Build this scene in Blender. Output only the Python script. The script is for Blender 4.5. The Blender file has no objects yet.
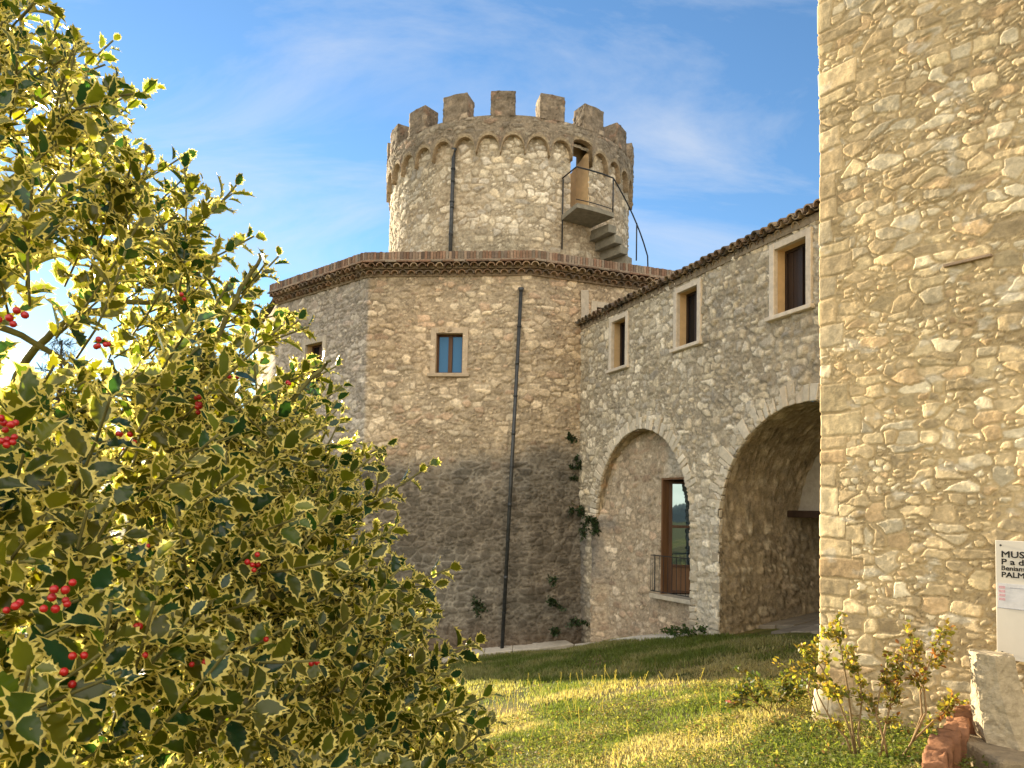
import bpy, math, random
import numpy as np
from mathutils import Vector, Matrix

random.seed(7)
RNG = np.random.default_rng(7)
D = bpy.data
SC = bpy.context.scene
COL = SC.collection

# ------------------------------------------------------------------ camera, sky, sun, exposure
EYE = np.array([0.0, 0.0, 1.757])
FPX, PITCH, ROLL, SHIFT = 740.0, math.radians(3.2), math.radians(1.2), 0.0807
cam = D.cameras.new("camera")
cam.sensor_width = 36.0
cam.lens = FPX / 1024 * 36.0
cam.shift_y = SHIFT
cam.clip_start, cam.clip_end = 0.05, 12000
cam.dof.use_dof = True
cam.dof.focus_distance = 9.0
cam.dof.aperture_fstop = 20.0
camo = D.objects.new("camera", cam)
COL.objects.link(camo)
cr, sr = math.cos(ROLL), math.sin(ROLL)
cp, sp = math.cos(PITCH), math.sin(PITCH)
fwd, up0, rt0 = Vector((0, cp, sp)), Vector((0, -sp, cp)), Vector((1, 0, 0))
rt = rt0 * cr + up0 * sr
upv = -rt0 * sr + up0 * cr
M = Matrix((rt, upv, -fwd)).transposed().to_4x4()
M.translation = Vector(EYE)
camo.matrix_world = M
SC.camera = camo

SUN_AZ, SUN_EL = math.radians(39.0), math.radians(11.0)     # azimuth measured from +Y towards -X
sun_dir = Vector((-math.sin(SUN_AZ) * math.cos(SUN_EL), math.cos(SUN_AZ) * math.cos(SUN_EL), math.sin(SUN_EL)))
sl = D.lights.new("sun", 'SUN')
sl.energy = 5.0
sl.angle = math.radians(0.6)
sl.color = (1.0, 0.84, 0.58)
so = D.objects.new("sun", sl)
COL.objects.link(so)
so.rotation_euler = sun_dir.to_track_quat('Z', 'Y').to_euler()

W = D.worlds.new("World")
SC.world = W
W.use_nodes = True
nt = W.node_tree
nt.nodes.clear()
nd = lambda t: nt.nodes.new(t)
out = nd('ShaderNodeOutputWorld')
bg = nd('ShaderNodeBackground')
bg.inputs[1].default_value = 0.075
sky = nd('ShaderNodeTexSky')
sky.sky_type = 'NISHITA'
sky.sun_disc = False
sky.sun_elevation = SUN_EL
sky.sun_rotation = -SUN_AZ
sky.altitude = 300
sky.air_density = 1.0
sky.dust_density = 0.05
sky.ozone_density = 3.0
tc = nd('ShaderNodeTexCoord')
sep = nd('ShaderNodeSeparateXYZ')
nt.links.new(tc.outputs['Generated'], sep.inputs[0])
mz = nd('ShaderNodeMath'); mz.operation = 'ADD'; mz.inputs[1].default_value = 0.16
nt.links.new(sep.outputs[2], mz.inputs[0])
mz2 = nd('ShaderNodeMath'); mz2.operation = 'MAXIMUM'; mz2.inputs[1].default_value = 0.05
nt.links.new(mz.outputs[0], mz2.inputs[0])
dv = []
for k in (0, 1):
    q = nd('ShaderNodeMath'); q.operation = 'DIVIDE'
    nt.links.new(sep.outputs[k], q.inputs[0]); nt.links.new(mz2.outputs[0], q.inputs[1]); dv.append(q)
cmb = nd('ShaderNodeCombineXYZ')
nt.links.new(dv[0].outputs[0], cmb.inputs[0]); nt.links.new(dv[1].outputs[0], cmb.inputs[1])
mp = nd('ShaderNodeMapping')
mp.inputs['Rotation'].default_value = (0, 0, math.radians(18))
mp.inputs['Scale'].default_value = (0.8, 1.9, 1)
nt.links.new(cmb.outputs[0], mp.inputs[0])
n1 = nd('ShaderNodeTexNoise'); n1.inputs['Scale'].default_value = 1.15; n1.inputs['Detail'].default_value = 9
n1.inputs['Roughness'].default_value = 0.62; n1.inputs['Distortion'].default_value = 0.9
nt.links.new(mp.outputs[0], n1.inputs['Vector'])
rp = nd('ShaderNodeValToRGB')
rp.color_ramp.elements[0].position = 0.46; rp.color_ramp.elements[0].color = (0, 0, 0, 1)
rp.color_ramp.elements[1].position = 0.74; rp.color_ramp.elements[1].color = (0.5, 0.5, 0.5, 1)
nt.links.new(n1.outputs[0], rp.inputs[0])
mixc = nd('ShaderNodeMix'); mixc.data_type = 'RGBA'
hs = nd('ShaderNodeHueSaturation'); hs.inputs['Saturation'].default_value = 1.05
nt.links.new(sky.outputs[0], hs.inputs['Color'])
nt.links.new(rp.outputs[0], mixc.inputs[0])
nt.links.new(hs.outputs[0], mixc.inputs[6])
mixc.inputs[7].default_value = (3.1, 3.2, 3.4, 1)
# cloud fill added to unseen sky behind the camera, lighting the shaded walls
mry = nd('ShaderNodeMapRange'); mry.interpolation_type = 'SMOOTHSTEP'
mry.inputs[1].default_value = 0.12; mry.inputs[2].default_value = -0.55; mry.inputs[3].default_value = 0.0; mry.inputs[4].default_value = 1.0
nt.links.new(sep.outputs[1], mry.inputs[0])
mrn = nd('ShaderNodeMapRange'); mrn.inputs[1].default_value = 0.25; mrn.inputs[2].default_value = 0.55; mrn.inputs[3].default_value = 0.45; mrn.inputs[4].default_value = 0.95
nt.links.new(n1.outputs[0], mrn.inputs[0])
mul = nd('ShaderNodeMath'); mul.operation = 'MULTIPLY'
nt.links.new(mry.outputs[0], mul.inputs[0]); nt.links.new(mrn.outputs[0], mul.inputs[1])
mixb = nd('ShaderNodeMix'); mixb.data_type = 'RGBA'
nt.links.new(mul.outputs[0], mixb.inputs[0]); nt.links.new(mixc.outputs[2], mixb.inputs[6])
mixb.inputs[7].default_value = (10.0, 9.0, 7.3, 1)
nt.links.new(mixb.outputs[2], bg.inputs[0])
nt.links.new(bg.outputs[0], out.inputs[0])

vs = SC.view_settings
vs.view_transform = 'Standard'
vs.look = 'None'
vs.gamma = 1
vs.use_curve_mapping = False
vs.exposure = 1.88
SC.render.filter_size = 1.05
SC.cycles.max_bounces = 8
SC.cycles.transparent_max_bounces = 8


# ------------------------------------------------------------------ helpers: picture ray -> world (used to take measurements)
def ray(px, py):
    x = (px - 512) / FPX
    y = (384 - py) / FPX + SHIFT * 1024 / FPX
    x0 = cr * x - sr * y
    y0 = sr * x + cr * y
    return np.array([x0, cp - sp * y0, sp + cp * y0])


def at(px, py, Y):
    d = ray(px, py)
    return EYE + d * (Y / d[1])


# ------------------------------------------------------------------ helpers: noise and rubble masonry
def _h(i, j, s):
    i = i.astype(np.int64); j = j.astype(np.int64)
    n = (i * 374761393 + j * 668265263 + s * 974711) & 0xFFFFFFFF
    n = ((n ^ (n >> 13)) * 1274126177) & 0xFFFFFFFF
    n = ((n ^ (n >> 16)) * 2246822519) & 0xFFFFFFFF
    n = n ^ (n >> 15)
    return (n & 0xFFFFFF) / float(0x1000000)


def vnoise(x, y, s=0):
    xi = np.floor(x); yi = np.floor(y)
    fx = x - xi; fy = y - yi
    fx = fx * fx * (3 - 2 * fx); fy = fy * fy * (3 - 2 * fy)
    a = _h(xi, yi, s); b = _h(xi + 1, yi, s); c = _h(xi, yi + 1, s); d = _h(xi + 1, yi + 1, s)
    return (a * (1 - fx) + b * fx) * (1 - fy) + (c * (1 - fx) + d * fx) * fy


def fbm(x, y, s=0, o=4):
    v = 0; a = 0.5; t = 0
    for k in range(o):
        v = v + a * vnoise(x * 2 ** k, y * 2 ** k, s + 17 * k); t += a; a *= 0.5
    return v / t


def sstep(a, b, x):
    t = np.clip((x - a) / (b - a), 0, 1)
    return t * t * (3 - 2 * t)


def cells(U, V, sx, sy, seed):
    """two nearest stones of a jittered, coursed seed layout; returns distance gap and stone key"""
    v = V / sy
    row = np.floor(v)
    F1 = np.full(U.shape, 9.0); F2 = np.full(U.shape, 9.0)
    I = np.zeros(U.shape); J = np.zeros(U.shape)
    for dj in (-1, 0, 1):
        r = row + dj
        rw = 0.75 + 0.7 * _h(r, r * 0, seed + 5)          # stones of a course are longer or shorter
        off = _h(r, r * 0 + 3, seed) * 7
        u = U / (sx * rw) + off
        ci = np.floor(u)
        for di in (-2, -1, 0, 1, 2):
            c = ci + di
            jx = _h(c, r, seed + 1); jy = _h(c, r, seed + 2)
            asp = np.exp((_h(c, r, seed + 3) - 0.5) * 0.9)
            wt = (_h(c, r, seed + 4) - 0.45) * 0.55
            rot = (_h(c, r, seed + 6) - 0.5) * 0.5
            dx = (u - (c + 0.5 + (jx - 0.5) * 0.75)) * rw
            dy = v - (r + 0.5 + (jy - 0.5) * 0.6)
            dx2 = (dx * 1.0 + dy * rot * 0.5) / asp
            dy2 = (dy - dx * rot * 0.5) * asp
            ax = np.abs(dx2); ay = np.abs(dy2)
            d = np.cbrt(ax * ax * ax + ay * ay * ay) - wt * 0.5
            m = d < F1
            F2 = np.where(m, F1, np.minimum(F2, d))
            I = np.where(m, c, I); J = np.where(m, r, J)
            F1 = np.where(m, d, F1)
    return F2 - F1, I, J


def masonry(U, V, sx, sy, seed, small=0.3, mortar=0.12, soft=0.22, patch=.10, warp=1.0):
    wu = (fbm(U / sx * 1.1, V / sx * 1.1, seed + 40, 4) - 0.5) * sx * 0.55 * warp
    wv = (fbm(U / sx * 1.1 + 31, V / sx * 1.1 + 7, seed + 41, 4) - 0.5) * sy * 0.75 * warp
    U2 = U + wu; V2 = V + wv
    g, I, J = cells(U2, V2, sx, sy, seed)
    g2, I2, J2 = cells(U2 + 3.3, V2 + 1.7, sx * 0.5, sy * 0.52, seed + 50)
    sm = _h(I, J, seed + 60) < small
    e = np.where(sm, np.minimum(g, g2 * 0.55), g)
    ki = np.where(sm, I2 + 9000, I); kj = np.where(sm, J2 + 5000, J)
    mw = mortar * (0.45 + 1.1 * fbm(U * 2.2, V * 2.2, seed + 42, 3))
    mw = mw + patch * sstep(0.62, 0.8, fbm(U * 1.3 + 5, V * 1.3, seed + 43, 3))
    s = sstep(mw, mw + soft, e)
    r1 = _h(ki, kj, seed + 61); r2 = _h(ki, kj, seed + 62); r3 = _h(ki, kj, seed + 63)
    tilt = (fbm(U / sx * 2.5, V / sy * 1.7, seed + 44, 5) - 0.5)
    fac = ((r2 - .5) * np.sin(U / sx * 4 + r1 * 6) + (r3 - .5) * np.sin(V / sy * 3 + r2 * 6)) * .35
    h = s * (0.30 + 0.70 * r1) + (tilt * 0.8 + fac) * s + (fbm(U * 14, V * 14, seed + 45, 3) - 0.5) * 0.25
    return h, s, r1, r2, r3


def stone_colour(U, V, s, r1, r2, r3, pal, mort, seed, joint=.72):
    pal = np.array(pal)
    idx = np.minimum((r2 * len(pal)).astype(int), len(pal) - 1)
    c = pal[idx] * (0.62 + 0.7 * r3)[..., None]
    c = c * (0.66 + 0.68 * fbm(U * 9, V * 9, seed + 70, 4))[..., None]
    m = np.array(mort) * (0.8 + 0.4 * fbm(U * 6, V * 6, seed + 71, 4))[..., None]
    k = (s * 0.92)[..., None]
    c = m * (1 - k) + c * k
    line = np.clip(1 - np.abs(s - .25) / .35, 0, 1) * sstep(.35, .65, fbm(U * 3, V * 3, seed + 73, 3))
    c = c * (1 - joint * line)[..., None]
    big = fbm(U * 0.45, V * 0.45, seed + 72, 4)
    return c * (0.84 + 0.32 * big)[..., None]


# ------------------------------------------------------------------ helpers: objects
def link(o):
    COL.objects.link(o)
    return o


def parent(o, p):
    o.parent = p
    if p is not None and p.type == 'EMPTY':
        o.location = o.location - p.location
    return o


def thing(name, label, cat, loc=(0, 0, 0), group=None):
    o = D.objects.new(name, None)
    o.empty_display_size = 0.3
    o.location = loc
    o["label"] = label
    o["category"] = cat
    if group:
        o["group"] = group
    return link(o)


def tag(o, label=None, cat=None, kind=None, group=None):
    if label: o["label"] = label
    if cat: o["category"] = cat
    if kind: o["kind"] = kind
    if group: o["group"] = group
    return o


def mesh_np(name, verts, faces, mat, par=None, col=None, smooth=True, mi=None, mats=None):
    """faces: (n,4) or (n,3) index array"""
    verts = np.asarray(verts, dtype=np.float32).reshape(-1, 3)
    faces = np.asarray(faces, dtype=np.int32)
    me = D.meshes.new(name)
    k = faces.shape[1]
    me.vertices.add(len(verts)); me.vertices.foreach_set('co', verts.ravel())
    me.loops.add(faces.size); me.loops.foreach_set('vertex_index', faces.ravel())
    me.polygons.add(len(faces)); me.polygons.foreach_set('loop_start', np.arange(0, faces.size, k, dtype=np.int32))
    if mi is not None:
        me.polygons.foreach_set('material_index', np.asarray(mi, dtype=np.int32))
    me.polygons.foreach_set('use_smooth', np.full(len(faces), smooth))
    if col is not None:
        c = np.ones((len(verts), 4), dtype=np.float32); c[:, :3] = np.asarray(col).reshape(-1, 3)
        at_ = me.color_attributes.new('Col', 'FLOAT_COLOR', 'POINT')
        at_.data.foreach_set('color', c.ravel())
    for m in (mats or [mat]):
        me.materials.append(m)
    me.update(calc_edges=True)
    me.validate()
    o = link(D.objects.new(name, me))
    if par is not None:
        parent(o, par)
    return o


class MB:
    """collects shapes for ONE mesh"""

    def __init__(self):
        self.v, self.f, self.c = [], [], []

    def add(self, vs_, fs, c=(0.4, 0.4, 0.4)):
        b = len(self.v)
        self.v += [tuple(map(float, p)) for p in vs_]
        self.f += [tuple(i + b for i in q) for q in fs]
        self.c += [tuple(c)] * len(vs_)

    def hexa(self, p, c=(0.4, 0.4, 0.4)):
        self.add(p, [(3, 2, 1, 0), (4, 5, 6, 7), (0, 1, 5, 4), (1, 2, 6, 5), (2, 3, 7, 6), (3, 0, 4, 7)], c)

    def box(self, x0, x1, y0, y1, z0, z1, c=(0.4, 0.4, 0.4)):
        self.hexa([(x0, y0, z0), (x1, y0, z0), (x1, y1, z0), (x0, y1, z0), (x0, y0, z1), (x1, y0, z1), (x1, y1, z1), (x0, y1, z1)], c)

    def fbox(self, fc, u0, u1, z0, z1, d0, d1, c=(0.4, 0.4, 0.4), jit=0.0):
        p = [fc.P(u, z, d) for (u, z, d) in ((u0, z0, d0), (u1, z0, d0), (u1, z0, d1), (u0, z0, d1), (u0, z1, d0), (u1, z1, d0), (u1, z1, d1), (u0, z1, d1))]
        if jit:
            p = [q + RNG.uniform(-jit, jit, 3) for q in p]
        self.hexa(p, c)

    def tube(self, pts, r, n=8, c=(0.4, 0.4, 0.4), cap=True):
        pts = [Vector(p) for p in pts]
        rr = r if hasattr(r, '__len__') else [r] * len(pts)
        vv, ff = [], []
        prev = None
        for i, p in enumerate(pts):
            a = pts[max(i - 1, 0)]; b = pts[min(i + 1, len(pts) - 1)]
            d = (b - a).normalized()
            s = d.orthogonal().normalized() if prev is None else (prev - d * prev.dot(d)).normalized()
            prev = s
            t = d.cross(s)
            for k in range(n):
                an = 2 * math.pi * k / n
                vv.append(p + (s * math.cos(an) + t * math.sin(an)) * rr[i])
        for i in range(len(pts) - 1):
            for k in range(n):
                a = i * n + k; b = i * n + (k + 1) % n
                ff.append((a, b, b + n, a + n))
        if cap:
            ff.append(tuple(range(n))[::-1]); ff.append(tuple(range((len(pts) - 1) * n, len(pts) * n)))
        self.add(vv, ff, c)

    def barrel(self, p, axis, L, r, up=(0, 0, 1), th=0.016, n=7, c=(0.4, 0.4, 0.4), taper=0.9):
        """half-round roof tile, its open end at p, running along axis"""
        a = Vector(axis).normalized(); upv_ = Vector(up)
        s = a.cross(upv_).normalized(); t = s.cross(a).normalized()
        p = Vector(p); vv = []; ff = []
        for e in (0, 1):
            q = p + a * L * e; k_ = 1 if e == 0 else taper
            for rr in (r * k_, (r - th) * k_):
                for k in range(n + 1):
                    an = math.pi * k / n
                    vv.append(q + s * math.cos(an) * rr + t * math.sin(an) * rr)
        m = n + 1
        for k in range(n):
            ff.append((k, k + 1, 2 * m + k + 1, 2 * m + k))
            ff.append((m + k + 1, m + k, 3 * m + k, 3 * m + k + 1))
            ff.append((k + 1, k, m + k, m + k + 1))
            ff.append((2 * m + k, 2 * m + k + 1, 3 * m + k + 1, 3 * m + k))
        ff.append((0, 2 * m, 3 * m, m)); ff.append((n, m + n, 3 * m + n, 2 * m + n))
        self.add(vv, ff, c)

    def build(self, name, mat, par=None, smooth=False, bevel=0.0):
        me = D.meshes.new(name)
        me.from_pydata(self.v, [], self.f)
        c = np.ones((len(self.v), 4), dtype=np.float32); c[:, :3] = np.array(self.c).reshape(-1, 3)
        a_ = me.color_attributes.new('Col', 'FLOAT_COLOR', 'POINT'); a_.data.foreach_set('color', c.ravel())
        me.materials.append(mat)
        if smooth:
            me.polygons.foreach_set('use_smooth', np.full(len(me.polygons), True))
        me.update()
        o = link(D.objects.new(name, me))
        if bevel:
            b = o.modifiers.new('bevel', 'BEVEL'); b.width = bevel; b.segments = 2; b.limit_method = 'ANGLE'
        if par is not None:
            parent(o, par)
        return o


class Face:
    """vertical wall plane: P(u, z, d) with d measured outwards"""

    def __init__(self, a, udir, ndir):
        self.a = np.array(a[:2], float); self.u = np.array(udir, float); self.n = np.array(ndir, float)
        self.u /= np.linalg.norm(self.u); self.n /= np.linalg.norm(self.n)

    def P(self, u, z, d=0.0):
        q = self.a + self.u * u + self.n * d
        return np.array([q[0], q[1], z])

    def hit(self, px, py):
        d = ray(px, py); n = np.append(self.n, 0)
        p = EYE + d * (((np.append(self.a, 0) - EYE) @ n) / (d @ n))
        return float((p[:2] - self.a) @ self.u), float(p[2])


# ------------------------------------------------------------------ materials
def newmat(name):
    m = D.materials.new(name); m.use_nodes = True
    t = m.node_tree; t.nodes.clear()
    o = t.nodes.new('ShaderNodeOutputMaterial'); b = t.nodes.new('ShaderNodeBsdfPrincipled')
    t.links.new(b.outputs[0], o.inputs[0])
    return m, t, b, o


def surf(name, color=(0.4, 0.4, 0.4), attr=False, rough=0.85, nscale=8.0, namt=0.35, bump=0.25, bscale=40.0, metal=0.0, spec=0.3, dist=0.01, stretch=None):
    m, t, b, o = newmat(name)
    n, l = t.nodes, t.links
    g = n.new('ShaderNodeNewGeometry')
    src = g.outputs['Position']
    if stretch:
        tcx = n.new('ShaderNodeTexCoord'); mpx = n.new('ShaderNodeMapping'); mpx.inputs['Scale'].default_value = stretch
        l.new(tcx.outputs['Object'], mpx.inputs[0]); src = mpx.outputs[0]
    no = n.new('ShaderNodeTexNoise'); no.inputs['Scale'].default_value = nscale; no.inputs['Detail'].default_value = 6
    no.inputs['Roughness'].default_value = 0.65
    l.new(src, no.inputs['Vector'])
    mr = n.new('ShaderNodeMapRange'); mr.inputs[1].default_value = 0.25; mr.inputs[2].default_value = 0.75
    mr.inputs[3].default_value = 1 - namt; mr.inputs[4].default_value = 1 + namt
    l.new(no.outputs[0], mr.inputs[0])
    mx = n.new('ShaderNodeVectorMath'); mx.operation = 'SCALE'
    if attr:
        a = n.new('ShaderNodeAttribute'); a.attribute_name = 'Col'
        l.new(a.outputs['Color'], mx.inputs[0])
    else:
        mx.inputs[0].default_value = color
    l.new(mr.outputs[0], mx.inputs['Scale'])
    l.new(mx.outputs[0], b.inputs['Base Color'])
    b.inputs['Roughness'].default_value = rough
    b.inputs['Metallic'].default_value = metal
    b.inputs['Specular IOR Level'].default_value = spec
    if bump:
        nb = n.new('ShaderNodeTexNoise'); nb.inputs['Scale'].default_value = bscale; nb.inputs['Detail'].default_value = 5
        nb.inputs['Roughness'].default_value = 0.7
        l.new(src, nb.inputs['Vector'])
        bu = n.new('ShaderNodeBump'); bu.inputs['Strength'].default_value = bump; bu.inputs['Distance'].default_value = dist
        l.new(nb.outputs[0], bu.inputs['Height']); l.new(bu.outputs[0], b.inputs['Normal'])
    return m


def leafmat(name, color, attr=False, trans=0.45, rough=0.4, tcol=None, spec=0.4):
    m, t, b, o = newmat(name)
    n, l = t.nodes, t.links
    tr = n.new('ShaderNodeBsdfTranslucent'); mix = n.new('ShaderNodeMixShader'); mix.inputs[0].default_value = trans
    if attr:
        a = n.new('ShaderNodeAttribute'); a.attribute_name = 'Col'
        mx = n.new('ShaderNodeMix'); mx.data_type = 'RGBA'; mx.blend_type = 'MULTIPLY'; mx.inputs[0].default_value = 1
        mx.inputs[7].default_value = (*color, 1)
        l.new(a.outputs['Color'], mx.inputs[6]); l.new(mx.outputs[2], b.inputs['Base Color'])
        mt = n.new('ShaderNodeMix'); mt.data_type = 'RGBA'; mt.blend_type = 'MULTIPLY'; mt.inputs[0].default_value = 1
        mt.inputs[7].default_value = (*(tcol or color), 1)
        l.new(a.outputs['Color'], mt.inputs[6]); l.new(mt.outputs[2], tr.inputs[0])
    else:
        b.inputs['Base Color'].default_value = (*color, 1)
        tr.inputs[0].default_value = (*(tcol or color), 1)
    b.inputs['Roughness'].default_value = rough
    b.inputs['Specular IOR Level'].default_value = spec
    l.new(b.outputs[0], mix.inputs[1]); l.new(tr.outputs[0], mix.inputs[2])
    l.new(mix.outputs[0], o.inputs[0])
    return m


def glassmat(name, color, rough=0.03, spec=0.5):
    m, t, b, o = newmat(name)
    b.inputs['Base Color'].default_value = (*color, 1); b.inputs['Roughness'].default_value = rough
    b.inputs['Specular IOR Level'].default_value = spec; b.inputs['IOR'].default_value = 1.6
    no = t.nodes.new('ShaderNodeTexNoise'); no.inputs['Scale'].default_value = 3
    bu = t.nodes.new('ShaderNodeBump'); bu.inputs['Strength'].default_value = 0.03; bu.inputs['Distance'].default_value = 0.02
    t.links.new(no.outputs[0], bu.inputs['Height']); t.links.new(bu.outputs[0], b.inputs['Normal'])
    return m


M_STONE = surf('rubble_stone', attr=True, rough=0.92, nscale=26, namt=0.28, bump=0.5, bscale=55, dist=0.012, spec=0.15)
M_STONEFAR = surf('rubble_stone_far', attr=True, rough=0.92, nscale=15, namt=0.42, bump=0.8, bscale=26, dist=0.03, spec=0.15)
M_DRESS = surf('dressed_stone', attr=True, rough=0.85, nscale=10, namt=0.22, bump=0.35, bscale=40, spec=0.2)
M_BRICK = surf('brick', attr=True, rough=0.9, nscale=18, namt=0.35, bump=0.5, bscale=60, spec=0.15)
M_TILE = surf('clay_tile', attr=True, rough=0.9, nscale=12, namt=0.45, bump=0.4, bscale=50, spec=0.15)
M_PLASTER = surf('ochre_plaster', color=(0.56, 0.40, 0.22), rough=0.9, nscale=6, namt=0.15, bump=0.15, bscale=60)
M_PLASTERPALE = surf('pale_plaster', color=(0.50, 0.45, 0.37), rough=0.9, nscale=5, namt=0.18, bump=0.2, bscale=50)
M_WOOD = surf('brown_wood', color=(0.085, 0.042, 0.022), rough=0.55, nscale=14, namt=0.4, bump=0.2, bscale=30, stretch=(1, 1, 0.1))
M_WOODDARK = surf('dark_wood', color=(0.030, 0.017, 0.011), rough=0.5, nscale=14, namt=0.4, bump=0.2, bscale=30, stretch=(1, 1, 0.1))
M_WOODLIGHT = surf('jamb_wood', color=(0.16, 0.085, 0.042), rough=0.6, nscale=14, namt=0.35, bump=0.2, bscale=30, stretch=(1, 1, 0.1))
M_IRON = surf('dark_iron', color=(0.035, 0.037, 0.04), rough=0.5, nscale=20, namt=0.3, bump=0.1, metal=0.4)
M_PIPE = surf('pipe_metal', color=(0.055, 0.06, 0.065), rough=0.45, nscale=9, namt=0.4, bump=0.1, metal=0.5)
M_CONC = surf('concrete', color=(0.21, 0.195, 0.155), rough=0.9, nscale=7, namt=0.35, bump=0.4, bscale=45)
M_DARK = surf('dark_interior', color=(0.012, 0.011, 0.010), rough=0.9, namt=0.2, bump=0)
M_GLASS = glassmat('window_glass', (0.012, 0.016, 0.022))
M_GLASSDIM = glassmat('dim_glass', (0.012, 0.012, 0.014), rough=0.12, spec=0.12)
M_MIRROR = glassmat('reflecting_glass', (0.02, 0.03, 0.045), rough=0.02, spec=1.0)
M_MIRROR.node_tree.nodes['Principled BSDF'].inputs['IOR'].default_value = 2.5
M_MIRROR.node_tree.nodes['Principled BSDF'].inputs['Specular Tint'].default_value = (.72, .95, 1.0, 1)

# palettes (albedo)
PAL_WARM = [(.50, .40, .25), (.54, .44, .29), (.46, .36, .22), (.57, .48, .34), (.43, .33, .20), (.53, .42, .26), (.60, .53, .40), (.44, .30, .18), (.41, .36, .28)]
PAL_HOUSE = [(.60, .46, .27), (.63, .50, .30), (.56, .43, .25), (.65, .54, .36), (.53, .40, .23), (.61, .48, .28), (.68, .58, .40), (.54, .38, .21), (.58, .45, .27)]
PAL_PALE = [(.46, .41, .32), (.50, .45, .36), (.42, .37, .28), (.54, .49, .40), (.38, .33, .25), (.47, .40, .29), (.36, .33, .28)]
PAL_BAST = [(.44, .36, .26), (.48, .40, .29), (.39, .32, .23), (.52, .44, .33), (.36, .29, .20), (.45, .37, .27), (.42, .31, .22)]


# ------------------------------------------------------------------ terrain
def ground_z(x, y):
    x = np.asarray(x, float); y = np.asarray(y, float)
    g = 0.2 * np.clip(x, -40, 9) - 0.0905 * np.clip(y, -6, 40)
    g = g - 0.22 * np.exp(-((x - 1.8) ** 2 + (y - 17.3) ** 2) / 2.2)
    g = 14.0 * np.tanh(g / 14.0)
    r = np.hypot(x, y)
    g = g - 26 * sstep(35, 260, r)
    return g


def gz(x, y):
    return float(ground_z(x, y))


def build_ground():
    xs = np.concatenate([-np.geomspace(6000, 7, 40), np.arange(-6, 9.01, 0.12), np.geomspace(10, 6000, 40)])
    ys = np.concatenate([-np.geomspace(6000, 3, 36), np.arange(-2, 20.01, 0.12), np.geomspace(21, 6000, 40)])
    X, Y = np.meshgrid(xs, ys)
    near = (np.hypot(X, Y) < 30)
    Z = ground_z(X, Y) + near * ((fbm(X * 1.1, Y * 1.1, 3, 4) - 0.5) * 0.09 + (fbm(X * 6, Y * 6, 9, 3) - 0.5) * 0.035)
    nx, ny = len(xs), len(ys)
    idx = np.arange(nx * ny).reshape(ny, nx)
    f = np.stack([idx[:-1, :-1], idx[:-1, 1:], idx[1:, 1:], idx[1:, :-1]], -1).reshape(-1, 4)
    m, t, b, o = newmat('meadow_soil')
    n, l = t.nodes, t.links
    g = n.new('ShaderNodeNewGeometry')
    no = n.new('ShaderNodeTexNoise'); no.inputs['Scale'].default_value = 1.6; no.inputs['Detail'].default_value = 8; no.inputs['Roughness'].default_value = .7
    l.new(g.outputs['Position'], no.inputs['Vector'])
    r = n.new('ShaderNodeValToRGB'); e = r.color_ramp.elements
    e[0].position = .36; e[0].color = (.045, .055, .014, 1)
    e[1].position = .62; e[1].color = (.17, .125, .058, 1)
    q = e.new(.5); q.color = (.10, .095, .028, 1)
    l.new(no.outputs[0], r.inputs[0]); l.new(r.outputs[0], b.inputs['Base Color'])
    b.inputs['Roughness'].default_value = .95; b.inputs['Specular IOR Level'].default_value = .1
    nb = n.new('ShaderNodeTexNoise'); nb.inputs['Scale'].default_value = 30; nb.inputs['Detail'].default_value = 6
    l.new(g.outputs['Position'], nb.inputs['Vector'])
    bu = n.new('ShaderNodeBump'); bu.inputs['Strength'].default_value = .6; bu.inputs['Distance'].default_value = .04
    l.new(nb.outputs[0], bu.inputs['Height']); l.new(bu.outputs[0], b.inputs['Normal'])
    tag(mesh_np('ground', np.stack([X, Y, Z], -1), f, m), kind='structure')


build_ground()


def build_hills():
    na, nr = 720, 14
    a = np.linspace(0, 2 * math.pi, na, endpoint=False)
    rr = np.linspace(2300, 4300, nr)
    A, R = np.meshgrid(a, rr)
    prof = np.sin(np.linspace(0, math.pi, nr))[:, None]
    ridge = 0.35 + 0.9 * fbm(np.cos(A) * 3 + 8, np.sin(A) * 3 + 8, 21, 5)
    # higher mountain behind the camera to the left (mirrored in the balcony door)
    dA = np.degrees(np.angle(np.exp(1j * (A - math.radians(267)))))
    hh = prof * (80 * ridge + 120 * np.exp(-(dA / 5.0) ** 2) + 40 * fbm(A * 40, R * .002, 23, 3))
    hh = hh * np.where(np.sin(A) > 0.3, 0.35, 1.0)
    Z = -70 + hh
    idx = np.arange(na * nr).reshape(nr, na)
    nxt = np.roll(idx, -1, axis=1)
    f = np.stack([idx[:-1], nxt[:-1], nxt[1:], idx[1:]], -1).reshape(-1, 4)
    mt = surf('wooded_hill', color=(.018, .032, .042), rough=1, nscale=.01, namt=.4, bump=0)
    tag(mesh_np('hills', np.stack([R * np.cos(A), R * np.sin(A), Z], -1), f, mt), kind='structure')


build_hills()


# ------------------------------------------------------------------ generic rubble wall
def grid_faces(nu, nv, keep=None, closed=False):
    idx = np.arange(nu * nv).reshape(nv, nu)
    if closed:
        idx = np.concatenate([idx, idx[:, :1]], 1)
    f = np.stack([idx[:-1, :-1], idx[:-1, 1:], idx[1:, 1:], idx[1:, :-1]], -1)
    if keep is not None:
        f = f[keep]
    return f.reshape(-1, 4)


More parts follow.
